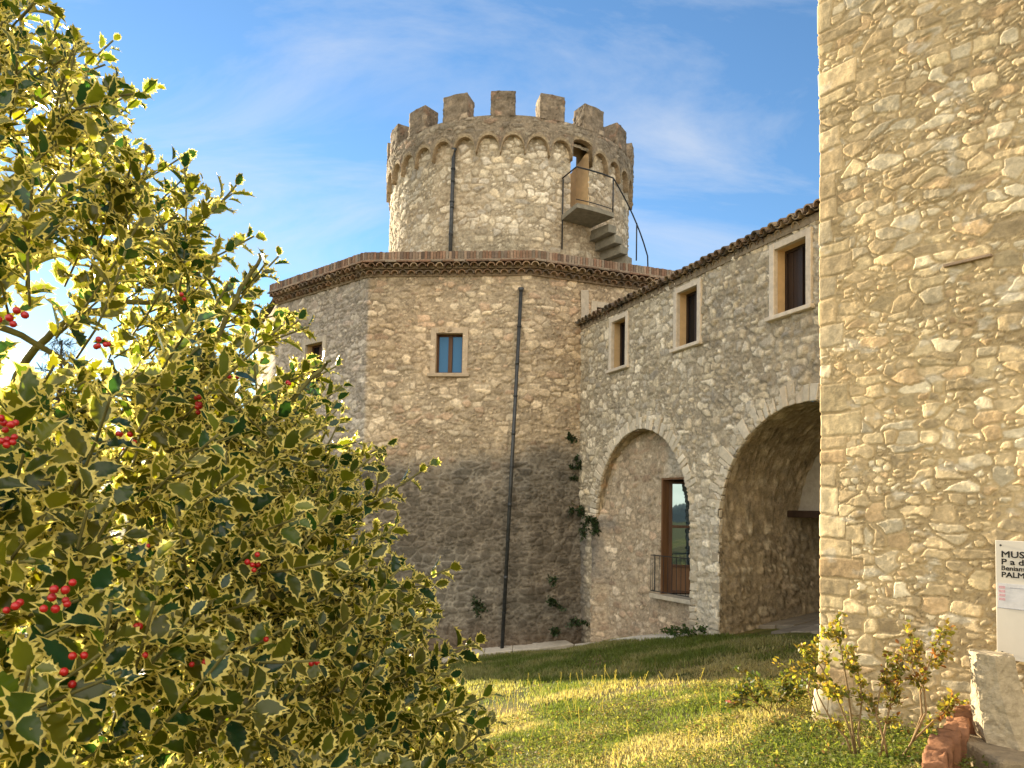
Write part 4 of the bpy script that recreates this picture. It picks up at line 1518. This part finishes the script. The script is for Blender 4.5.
def build_holly():
    AX = np.array([-1.52, 1.80])
    zr = np.array([-.5, .3, 1.05, 1.45, 1.757, 2.1, 2.387, 2.747, 2.99, 3.2])
    rr = np.array([1.05, 1.40, 1.43, 1.32, 1.15, .97, .78, .54, .28, .05])
    base = np.array([AX[0], AX[1], gz(*AX)])
    holly = thing('holly_bush', 'large variegated holly bush with cream-edged spiny leaves and red berries', 'bush', tuple(base))
    shoots = []
    def visible(p):
        d = p - EYE
        if d[1] < .3: return False
        x, z = d[0] / d[1], d[2] / d[1]
        return (-.80 < x < .1) and (-.45 < z < .78)
    tries = 0
    mbr = MB()
    N = 1480
    while len(shoots) < N and tries < 60000:
        tries += 1
        z = RNG.uniform(-.3, 3.1)
        R = np.interp(z, zr, rr)
        if RNG.random() > (R / 1.45) ** .9: continue
        az = RNG.uniform(0, 2 * math.pi)
        fr = RNG.uniform(.35, 1.0) ** .5

        d2 = np.array([math.cos(az), math.sin(az)])
        if d2[0] * -.61 + d2[1] * .79 > .15 and RNG.random() < .86: continue         # sun side thinned to let light through to leaves facing the camera
        lump = 1 + .22 * (fbm(np.array([az * 1.9]), np.array([z * 2.2]), 91, 3)[0] - .5)
        q = AX + d2 * R * fr * lump
        p = np.array([q[0], q[1], z])
        if np.linalg.norm(p - EYE) < .80: continue
        v = visible(p)
        if not v and RNG.random() > .10: continue
        if v and z > 2.0 and RNG.random() > .34: continue       # the crown is loose, sky shows through
        # an opening among the branches on the left
        dd = p - EYE
        gx, gz_ = dd[0] / dd[1], dd[2] / dd[1]
        if v and ((gx + .63) / .10) ** 2 + ((gz_ - .20) / .07) ** 2 < 1: continue
        out_ = np.array([d2[0], d2[1], 0.0])
        di = out_ * RNG.uniform(.5, 1.0) + np.array([0, 0, RNG.uniform(.25, 1.0) if z > 1.2 else RNG.uniform(0, .8)]) + RNG.normal(0, .28, 3)
        di /= np.linalg.norm(di)
        L = RNG.uniform(.14, .30)
        shoots.append((p - di * L * .6, di, L, out_))
    # long leaders that stand clear of the crown, with their own side shoots
    for (px, py, qx, qy, Y) in ((178, 300, 203, 165, 1.75), (60, 120, 128, 78, 1.45), (90, 270, 128, 175, 1.6), (215, 330, 268, 258, 1.8), (0, 60, 22, 45, 1.3),
                                (235, 360, 306, 318, 1.85), (260, 400, 325, 362, 1.9), (300, 470, 385, 462, 1.9), (330, 520, 418, 492, 1.8), (360, 600, 442, 575, 1.8),
                                (390, 680, 470, 640, 1.75), (400, 730, 488, 700, 1.7), (20, 20, 60, -30, 1.4), (120, 230, 150, 160, 1.6), (10, 560, 60, 500, 1.05), (30, 700, 120, 650, 1.02)):
        a, b = at(px, py, Y), at(qx, qy, Y)
        di = b - a; L = np.linalg.norm(di); di /= L
        shoots.append((a, di, L, np.array([.5, -.5, .2])))
        for t in (.25, .5):
            sd = di + RNG.normal(0, .6, 3); sd /= np.linalg.norm(sd)
            shoots.append((a + di * L * t, sd, L * .45, np.array([.5, -.5, .2])))
    Bp, Dr, Nm, Sz, Cv = [], [], [], [], []
    for (p, di, L, out_) in shoots:
        side = np.cross(di, [0.3, .2, 1.0]); side /= np.linalg.norm(side)
        up_ = np.cross(side, di)
        n = int(L / .018)
        ph = RNG.uniform(0, 6.28)
        bendv = RNG.normal(0, .08, 3) + np.array([0, 0, .05])
        tint = RNG.uniform(.7, 1.3)
        pts = []
        for k in range(n):
            t = k / max(n - 1, 1)
            c = p + di * L * t + bendv * L * t * t
            pts.append(c)
            ph += 2.4 + RNG.normal(0, .25)
            rad = side * math.cos(ph) + up_ * math.sin(ph)
            ld = rad * RNG.uniform(.6, 1.0) + di * (.35 + .7 * t) + RNG.normal(0, .15, 3)
            nm = di * 1.0 - rad * .55 + np.array([0, 0, .35]) + RNG.normal(0, .25, 3)
            Bp.append(c + rad * .006); Dr.append(ld); Nm.append(nm)
            Sz.append(RNG.uniform(.040, .066) * (1.3 if c[0] < -.75 and c[1] < 1.25 else 1.0) * (1 - .35 * max(0, t - .7) / .3))
            Cv.append(tint * RNG.uniform(.75, 1.25))
        if len(pts) > 2:
            mbr.tube(pts[::3] + [pts[-1]], .0024, 5)
    tm, tf, tmi = holly_templates()
    V, F = scatter(tm, tf, np.array(Bp), np.array(Dr), np.array(Nm), np.array(Sz))
    n = len(Bp); nv = tm.shape[1]
    cv = np.array(Cv)
    hue = RNG.random(n)
    g = np.stack([.040 + .090 * hue, .078 + .062 * hue, .012 + .005 * hue], -1) * cv[:, None]
    deep = RNG.random(n) < .24
    g[deep] = np.array([.016, .055, .026]) * cv[deep][:, None]
    C = np.repeat(g, nv, 0)
    mesh_np('foliage', V, F, None, holly, col=C, mi=np.tile(tmi, n), mats=[M_HGREEN, M_HCREAM])
    print('holly leaves', n)
    # trunk and main branches
    mb = MB()
    top = [base + np.array([0, 0, -.1]), base + np.array([.02, -.02, 1.0]), base + np.array([0, .05, 2.2]), base + np.array([.05, 0, 3.4])]
    mb.tube(top, [.07, .06, .04, .012], 8)
    mb.build('trunk', M_TWIG, holly, smooth=True)
    for (p, q, Y0, Y1) in (((40, 330), (185, 300), 1.75, 1.7), ((150, 520), (112, 360), 1.7, 1.55), ((170, 440), (262, 255), 1.75, 1.75), ((-60, 300), (130, 410), 1.5, 1.65), ((200, 520), (330, 360), 1.8, 1.8)):
        a, b = at(p[0], p[1], Y0), at(q[0], q[1], Y1)
        root = base + np.array([0, 0, max(.3, a[2] - base[2] - .7)])
        mb = MB(); m_ = (a + b) / 2 + np.array([0, 0, .03])
        ch = [root, root * .4 + a * .6 + np.array([0, 0, -.05]), a, m_, b]
        for _ in range(3):                              # round the bends off
            ch = [ch[0]] + [q for u_, v_ in zip(ch[:-1], ch[1:]) for q in (u_ * .75 + v_ * .25, u_ * .25 + v_ * .75)] + [ch[-1]]
        ch = [q + RNG.normal(0, .003, 3) for q in ch]
        mb.tube(ch, list(np.linspace(.014, .0035, len(ch))), 7)
        mb.build('branch', M_TWIG, holly, smooth=True)
    mbr.build('twigs', M_TWIG, holly, smooth=True)
    # berry clusters
    spots = [(62, 598, 1.0, 8), (103, 343, 1.45, 5), (200, 404, 1.5, 8), (186, 297, 1.6, 2), (293, 384, 1.8, 2), (130, 436, 1.4, 6), (205, 440, 1.5, 4), (98, 418, 1.35, 4), (8, 427, 1.1, 6), (10, 318, 1.1, 5),
             (78, 675, 1.05, 2), (130, 631, 1.15, 2), (195, 668, 1.2, 2), (139, 541, 1.25, 3), (248, 562, 1.35, 3), (256, 561, 1.36, 2), (316, 661, 1.4, 2), (265, 633, 1.35, 1), (12, 605, 1.0, 3), (150, 655, 1.15, 1),
             (42, 448, 1.3, 3), (257, 492, 1.55, 2), (236, 380, 1.65, 2), (8, 440, 1.1, 5), (72, 655, 1.05, 2)]
    src = bpy.data.meshes
    for (px, py, Y, n_) in spots:
        c = at(px, py, Y * .93)
        mb = MB()
        for q in range(n_):
            o = c + RNG.normal(0, .0072, 3)
            r = RNG.uniform(.0042, .0056)
            vv, ff = [], []
            for i in range(7):
                th = math.pi * i / 6
                for j in range(10):
                    a = 2 * math.pi * j / 10
                    vv.append(o + r * np.array([math.sin(th) * math.cos(a), math.sin(th) * math.sin(a), math.cos(th)]))
            for i in range(6):
                for j in range(10):
                    ff.append((i * 10 + j, (i + 1) * 10 + j, (i + 1) * 10 + (j + 1) % 10, i * 10 + (j + 1) % 10))
            mb.add(vv, ff)
        mb.build('berry_cluster', M_BERRY, holly, smooth=True)


build_holly()


# ------------------------------------------------------------------ grass, weeds, small plants
def lit_zone(x, y):
    return fbm(x * .8, y * .8, 66, 4)


def build_grass():
    def region(n, x0, x1, y0, y1):
        x = RNG.uniform(x0, x1, n); y = RNG.uniform(y0, y1, n)
        px = 512 + FPX * x / y
        ok = (px > 40) & (px < 1010)
        wing_in = ((np.stack([x, y], -1) - WF.a) @ WF.n) < .02
        hs = ((np.stack([x, y], -1) - HC) @ HN) < .03
        far = (np.stack([x, y], -1) - HC) @ HD > -.02
        ok &= ~(wing_in & (x > 1.5)) & ~(hs & far) & (y < 17.3 + .02 * x)
        slab = (x > 3.02) & (y < 5.4)
        ok &= ~slab
        return x[ok], y[ok]
    xs, ys = [], []
    for (n, a) in ((150000, (-1.5, 5, 4.6, 9.5)), (130000, (-3, 5, 9.0, 17.4)), (70000, (-10, -1.5, 4.6, 17.4))):
        x, y = region(n, *a); xs.append(x); ys.append(y)
    x = np.concatenate(xs); y = np.concatenate(ys)
    dens = fbm(x * 1.3, y * 1.3, 67, 4)
    ok = RNG.random(len(x)) < np.clip(.25 + 3.4 * (dens - .36), .10, 1)
    x, y, dens = x[ok], y[ok], dens[ok]
    n = len(x)
    far = sstep(8.5, 13, y)
    h = (.022 + .035 * RNG.random(n) + .05 * np.clip(dens - .45, 0, 1)) * (1 + .7 * far)
    w = .0045 * (1 + 1.1 * far) * RNG.uniform(.7, 1.4, n)
    an = RNG.uniform(0, 2 * math.pi, n); lean = RNG.uniform(.1, .9, n) * h
    z = ground_z(x, y) + (fbm(x * 1.1, y * 1.1, 3, 4) - .5) * .09 - .008
    dx, dy = np.cos(an), np.sin(an)
    b = np.stack([x, y, z], -1)
    sd = np.stack([-dy, dx, 0 * dx], -1) * w[:, None]
    ln = np.stack([dx, dy, 0 * dx], -1)
    v0 = b - sd; v1 = b + sd
    m = b + ln * (lean * .35)[:, None] + np.array([0, 0, 1]) * (h * .62)[:, None]
    v2 = m + sd * .75; v3 = m - sd * .75
    v4 = b + ln * lean[:, None] + np.array([0, 0, 1]) * h[:, None]
    v5 = v4 + sd * .1
    V = np.stack([v0, v1, v2, v3, v5, v4], 1)
    F = np.array([[0, 1, 2, 3], [3, 2, 4, 5]])[None] + (np.arange(n) * 6)[:, None, None]
    dry = sstep(.42, .60, fbm(x * 1.3 + 4, y * 1.3, 68, 5) + RNG.normal(0, .06, n))
    dry = dry * (1 - .55 * far)
    green = np.array([.115, .155, .040]); straw = np.array([.37, .33, .20])
    c = green[None] * (1 - dry[:, None]) + straw[None] * dry[:, None]
    c = c * RNG.uniform(.65, 1.3, n)[:, None]
    mt = leafmat('grass_blade', (1, 1, 1), attr=True, trans=.50, rough=.6, tcol=(1.9, 1.8, .85), spec=.2)
    tag(mesh_np('grass', V, F.reshape(-1, 4), mt, col=np.repeat(c, 6, 0), smooth=False), 'short patchy green and straw coloured grass on the sloping lawn', 'grass', 'stuff')
    print('blades', n)
    # broad-leaved ground cover (clover, plantain) in the sunlit front
    k = 24000
    x, y = region(k * 3, -1.2, 4.2, 4.6, 9.0)
    cl = fbm(x * 1.7, y * 1.7, 69, 4) + .18 * np.exp(-((x - 2.6) ** 2 / .8 + (y - 5.6) ** 2 / .8))
    ok = RNG.random(len(x)) < sstep(.38, .56, cl)
    x, y = x[ok][:k], y[ok][:k]; n = len(x)
    z = ground_z(x, y) + (fbm(x * 1.1, y * 1.1, 3, 4) - .5) * .09 + RNG.uniform(.01, .09, n)
    t = leaf_template()
    V, F = scatter(t, LEAF_F, np.stack([x, y, z], -1), np.stack([RNG.normal(0, 1, n), RNG.normal(0, 1, n), RNG.uniform(-.1, .7, n)], -1), np.stack([RNG.normal(0, .3, n), RNG.normal(0, .3, n), np.ones(n)], -1), RNG.uniform(.018, .04, n))
    hue = RNG.random(n)[:, None]
    c = (np.array([.11, .165, .038]) * (1 - hue) + np.array([.26, .25, .075]) * hue) * RNG.uniform(.7, 1.3, n)[:, None]
    dead = RNG.random(n) < .10
    c[dead] = np.array([.20, .12, .055]) * RNG.uniform(.6, 1.3, dead.sum())[:, None]
    tag(mesh_np('ground_cover', V, F, mt, col=np.repeat(c, t.shape[1], 0)), 'low broad-leaved weeds and clover spread over the sunlit front lawn', 'ground cover', 'stuff')
    # seed stalks along the edge of the shade
    mb_v, mb_f, mb_c = [], [], []
    m = 190
    px = RNG.uniform(490, 860, m)
    for q in range(m):
        Y = RNG.uniform(8.2, 11.5) if RNG.random() < .85 else RNG.uniform(6, 8)
        X = (px[q] - 512) / FPX * Y
        if ((np.array([X, Y]) - HC) @ HN) < .1 and X > 2.2: continue
        z0 = gz(X, Y)
        H = RNG.uniform(.10, .30); l = RNG.normal(0, .06, 2)
        p0 = np.array([X, Y, z0]); p1 = p0 + np.array([l[0], l[1], H])
        s = np.array([.0022, 0, 0])
        b0 = len(mb_v)
        mb_v += [p0 - s, p0 + s, p1 + s, p1 - s]; mb_f.append((b0, b0 + 1, b0 + 2, b0 + 3))
        cc = np.array([.24, .21, .07]) * RNG.uniform(.7, 1.3)
        mb_c += [cc] * 4
        for e in range(RNG.integers(5, 11)):            # spikelets
            c = p0 + (p1 - p0) * RNG.uniform(.45, 1.0)
            d = np.array([RNG.normal(0, .012), RNG.normal(0, .012), .014]); ss = np.array([.004, 0, .002])
            b0 = len(mb_v)
            mb_v += [c - ss * .3, c + ss, c + d, c + d - ss]; mb_f.append((b0, b0 + 1, b0 + 2, b0 + 3)); mb_c += [cc * 1.1] * 4
    tag(mesh_np('tall_weeds', np.array(mb_v), np.array(mb_f), mt, col=np.array(mb_c), smooth=False), 'thin straw coloured seed stalks along the edge of the shade', 'weeds', 'stuff')


def leaf_template():
    res = []
    for k in range(4):
        f = RNG.uniform(.1, .4); b = RNG.uniform(0, .5)
        pts = [(0, 0), (.22, .25), (.30, .5), (.2, .8), (0, 1.0), (-.2, .8), (-.30, .5), (-.22, .25), (0, .5)]
        res.append([(x, y, f * abs(x) - b * y * y * .4) for x, y in pts])
    return np.array(res)


LEAF_F = np.array([[0, 1, 2, 8], [8, 2, 3, 4], [8, 4, 5, 6], [0, 8, 6, 7]])
build_grass()


def shrub(name, label, cat, stems, n_leaf, colours, lsize, r=.008, twig_col=(.16, .10, .05), group=None, spread=.11, trans=.55, leaf_from=.35):
    base = np.mean([s[0] for s in stems], 0)
    t = thing(name, label, cat, tuple(base), group)
    mt = surf(name + '_bark', color=twig_col, rough=.8, nscale=30, namt=.3, bump=.2)
    lm = leafmat(name + '_leaf', (1, 1, 1), attr=True, trans=trans, rough=.45, tcol=(1.7, 1.5, .6))
    tips = []
    for s in stems:
        s = [np.array(p, float) for p in s]
        mb = MB()
        mb.tube(s, [r * (1 - .6 * i / (len(s) - 1)) for i in range(len(s))], 6)
        acc = [s[0] + (s[-1] - s[0]) * 0]
        for i in range(5):                              # side twigs
            tt = RNG.uniform(.4, 1.0)
            k = min(int(tt * (len(s) - 1)), len(s) - 2); fr = tt * (len(s) - 1) - k
            a = s[k] + (s[k + 1] - s[k]) * fr
            d = (s[k + 1] - s[k]); d = d / np.linalg.norm(d)
            e = a + (d * .6 + RNG.normal(0, .55, 3) + np.array([0, 0, .25])) * spread * RNG.uniform(.6, 1.5)
            mb.tube([a, (a + e) / 2 + RNG.normal(0, .008, 3), e], [r * .4, r * .3, r * .18], 5)
            tips.append((a, e))
        tips.append((s[-2], s[-1]))
        mb.build('stem', mt, t, smooth=True)
    B, Dr, Nm = [], [], []
    for _ in range(n_leaf):
        a, e = tips[RNG.integers(len(tips))]
        tt = RNG.uniform(leaf_from, 1.05)
        B.append(a + (e - a) * tt + RNG.normal(0, .016, 3))
        Dr.append(RNG.normal(0, 1, 3) + (e - a) * 4 + np.array([0, 0, .1])); Nm.append(RNG.normal(0, .6, 3) + np.array([-.2, -.2, 1]))
    tm = leaf_template()
    V, F = scatter(tm, LEAF_F, np.array(B), np.array(Dr), np.array(Nm), RNG.uniform(*lsize, n_leaf))
    cols = np.array(colours)[RNG.integers(0, len(colours), n_leaf)] * RNG.uniform(.7, 1.3, n_leaf)[:, None]
    mesh_np('foliage', V, F, lm, t, col=np.repeat(cols, tm.shape[1], 0))
    return t


YG = [(.24, .23, .05), (.30, .26, .06), (.18, .20, .04), (.34, .25, .06), (.13, .16, .035)]


def st_px(pts, Y):
    return [at(px, py, Y + dy) for (px, py, dy) in pts]


Ys = 5.45
b0 = [(858, 765, 0)]
shrub('rose_bush', 'straggly leafy rose bush with yellowing leaves in front of the corner of the stone house', 'shrub',
      [st_px([(858, 768, 0), (850, 730, 0), (838, 700, .0), (822, 668, .05), (808, 650, .05)], Ys), st_px([(858, 768, 0), (852, 725, 0), (848, 690, .0), (842, 655, 0), (838, 632, 0)], Ys),
       st_px([(862, 768, 0), (858, 735, -.05), (862, 700, -.05), (858, 672, -.05), (852, 648, -.05)], Ys), st_px([(858, 768, 0), (846, 738, .05), (832, 722, .05), (818, 695, .1), (812, 672, .1)], Ys)],
      900, YG, (.026, .052), r=.009, twig_col=(.22, .15, .07))
shrub('rose_bush', 'bushier rose shrub with reddish and yellow leaves below the wall near the brick edging', 'shrub',
      [st_px([(878, 768, 0), (884, 735, 0), (890, 705, 0), (900, 675, 0), (905, 645, 0)], Ys - .15), st_px([(895, 768, 0), (912, 742, 0), (932, 722, 0), (945, 712, 0)], Ys - .2),
       st_px([(912, 742, 0), (922, 715, 0), (920, 690, 0), (930, 660, 0), (938, 640, 0)], Ys - .2), st_px([(890, 768, 0), (884, 740, 0), (876, 715, .0), (880, 690, 0), (886, 668, 0)], Ys - .15),
       st_px([(912, 742, 0), (926, 712, 0), (924, 688, 0), (912, 668, 0), (918, 640, 0)], Ys - .22)],
      1100, YG + [(.22, .10, .04), (.12, .11, .035)], (.024, .048), r=.009, twig_col=(.26, .17, .08))
lowrose = shrub('low_rose', 'low dark-leaved rose with one pink bloom at the edge of the grass shade', 'shrub',
      [st_px([(770, 712, 0), (755, 702, 0), (742, 697, 0), (731, 703, 0)], 7.0), st_px([(770, 714, 0), (772, 700, 0), (764, 692, 0)], 7.0), st_px([(772, 714, 0), (786, 703, 0), (796, 695, 0)], 7.0), st_px([(772, 714, 0), (780, 698, .1), (790, 690, .1)], 7.1), st_px([(772, 714, 0), (760, 706, .1), (748, 692, .1)], 7.1)],
      750, [(.05, .085, .022), (.08, .11, .025), (.12, .14, .03), (.16, .14, .035)], (.035, .06), r=.006, spread=.17, leaf_from=.1)
# the bloom
mb = MB(); c = at(731, 704, 6.95)
for k in range(16):
    a = k * 2.4; rr_ = .010 + .0022 * k
    p = c + np.array([math.cos(a) * rr_ * .5, math.sin(a) * rr_ * .5, .02 - .0008 * k])
    d = np.array([math.cos(a), math.sin(a), .9 - .04 * k]); d /= np.linalg.norm(d)
    s = np.cross(d, [0, 0, 1]); s /= np.linalg.norm(s)
    w = rr_ * .75
    mb.add([p - s * w * .4, p + s * w * .4, p + d * w * .9 + s * w, p + d * w * 1.5, p + d * w * .9 - s * w], [(0, 1, 2, 3, 4)])
mb.build('bloom', leafmat('pink_petal', (.62, .22, .20), trans=.4, tcol=(.7, .25, .2)), lowrose, smooth=True)
# shoots standing against the house corner
shrub('wispy_shrub', 'thin wispy shrub with few leaves against the dark passage beside the house corner', 'shrub',
      [st_px([(815, 712, 0), (808, 690, 0), (812, 668, 0), (806, 645, 0)], 6.35), st_px([(818, 712, 0), (812, 690, 0), (800, 672, 0), (812, 680, 0)], 6.35)],
      70, YG + [(.16, .07, .04)], (.02, .04), r=.005, twig_col=(.2, .1, .06))


# plants rooted in the masonry
def wall_plant(px, py, Y, size, n, name, label, hang=.0, nr=(0, -1)):
    c = at(px, py, Y)
    stems = []
    nr = np.array([nr[0], nr[1], 0.0])
    for k in range(6):
        d = nr * RNG.uniform(.2, .55) + RNG.normal(0, .55, 3) * np.array([1, .2, .8]) + np.array([0, 0, -.35 - hang])
        stems.append([c - nr * .05, c + d * size * .5 + nr * .05, c + d * size + np.array([0, 0, -hang * size * .4])])
    return shrub(name, label, 'wall plant', stems, int(n * 2.2), [(.022, .045, .014), (.03, .06, .018), (.018, .035, .014)], (.04, .08), r=.006, group='plants rooted in the old walls', spread=size * .35, trans=.25, leaf_from=.0)


wall_plant(571, 437, 18.2, .13, 90, 'wall_plant', 'topmost small dark plant growing in the corner beside the wing')
wall_plant(577, 463, 18.2, .18, 150, 'wall_plant', 'rounded dark plant second from the top in the wall corner')
wall_plant(573, 478, 18.2, .09, 50, 'wall_plant', 'tiny dark sprig just below the rounded plant in the wall corner')
wall_plant(578, 506, 18.0, .20, 150, 'wall_plant', 'creeping dark plant at the left end of the ledge by the arch', hang=.3)
wall_plant(597, 512, 17.45, .30, 300, 'wall_plant', 'largest trailing plant hanging off the ledge left of the small arch', hang=.9, nr=WF.n)
wall_plant(479, 603, 17.5, .19, 130, 'wall_plant', 'dark tuft on the grey wall left of the drainpipe foot')
wall_plant(552, 600, 17.5, .20, 150, 'wall_plant', 'wide dark tuft right of the drainpipe low on the grey wall', nr=(.3, -1))
wall_plant(553, 631, 17.5, .13, 80, 'wall_plant', 'small dark tuft near the kerb below the wide tuft', nr=(.3, -1))
wall_plant(579, 621, 17.6, .17, 120, 'wall_plant', 'lowest dark plant in the corner above the kerb', nr=(-.3, -1))
wall_plant(552, 579, 17.5, .12, 60, 'wall_plant', 'small greenish tuft above the wide tuft on the grey wall', nr=(.3, -1))

# leafy tuft at the foot of the pier between the arches
shrub('grass_tuft', 'lush green weed tuft at the foot of the pier between arches', 'plant',
      [[WF.P(u, gz(*WF.P(u, 0, .15)[:2]), .15), WF.P(u + RNG.uniform(-.1, .1), gz(*WF.P(u, 0, .15)[:2]) + .15, .22), WF.P(u + RNG.uniform(-.2, .2), gz(*WF.P(u, 0, .15)[:2]) + RNG.uniform(.08, .22), .3)] for u in np.linspace(-.8, .35, 9)],
      380, [(.03, .075, .015), (.05, .1, .02), (.03, .06, .015)], (.035, .075), r=.004, spread=.08)


# ------------------------------------------------------------------ far conifers behind the holly
def conifer(px, py_top, Y, Wd, label):
    top = at(px, py_top, Y)
    zb_ = gz(top[0], top[1])
    H = top[2] - zb_
    t = thing('conifer_tree', label, 'tree', (top[0], top[1], zb_), 'conifers beyond the bastion')
    mb = MB(); mb.tube([(top[0], top[1], zb_ - .3), (top[0], top[1], zb_ + H * .5), tuple(top)], [.28, .16, .02], 8)
    bark = surf('conifer_bark', color=(.09, .065, .045), rough=.9)
    mb.build('trunk', bark, t, smooth=True)
    B, Dr, Nm = [], [], []
    z = .08
    while z < 1:
        R = Wd * (1 - z) ** .75 + .15
        for k in range(13):
            a = RNG.uniform(0, 6.28); L = R * RNG.uniform(.7, 1.15)
            n = max(4, int(L / .07))
            for q in range(n):
                f_ = (q + 1) / n
                p = np.array([top[0] + math.cos(a) * L * f_, top[1] + math.sin(a) * L * f_, zb_ + H * z - .22 * L * f_ + .18 * L * f_ * f_])
                for e in range(3):
                    B.append(p); Dr.append(np.array([math.cos(a), math.sin(a), 0]) * .7 + RNG.normal(0, .5, 3)); Nm.append(RNG.normal(0, .4, 3) + np.array([0, 0, 1]))
        z += .024
    n = len(B)
    tm = np.array([[(-.05, 0, 0), (.05, 0, 0), (.03, 1, 0), (-.03, 1, 0)]])
    V, F = scatter(tm, np.array([[0, 1, 2, 3]]), np.array(B), np.array(Dr), np.array(Nm), RNG.uniform(.10, .22, n))
    c = np.array([.075, .10, .085])[None] * RNG.uniform(.6, 1.4, n)[:, None]
    mesh_np('crown', V, F, leafmat('conifer_needle', (1, 1, 1), attr=True, trans=.2, rough=.6), t, col=np.repeat(c, 4, 0), smooth=False)


conifer(62, 340, 18, 2.5, 'bluish conifer glimpsed through the gap in the holly leaves')
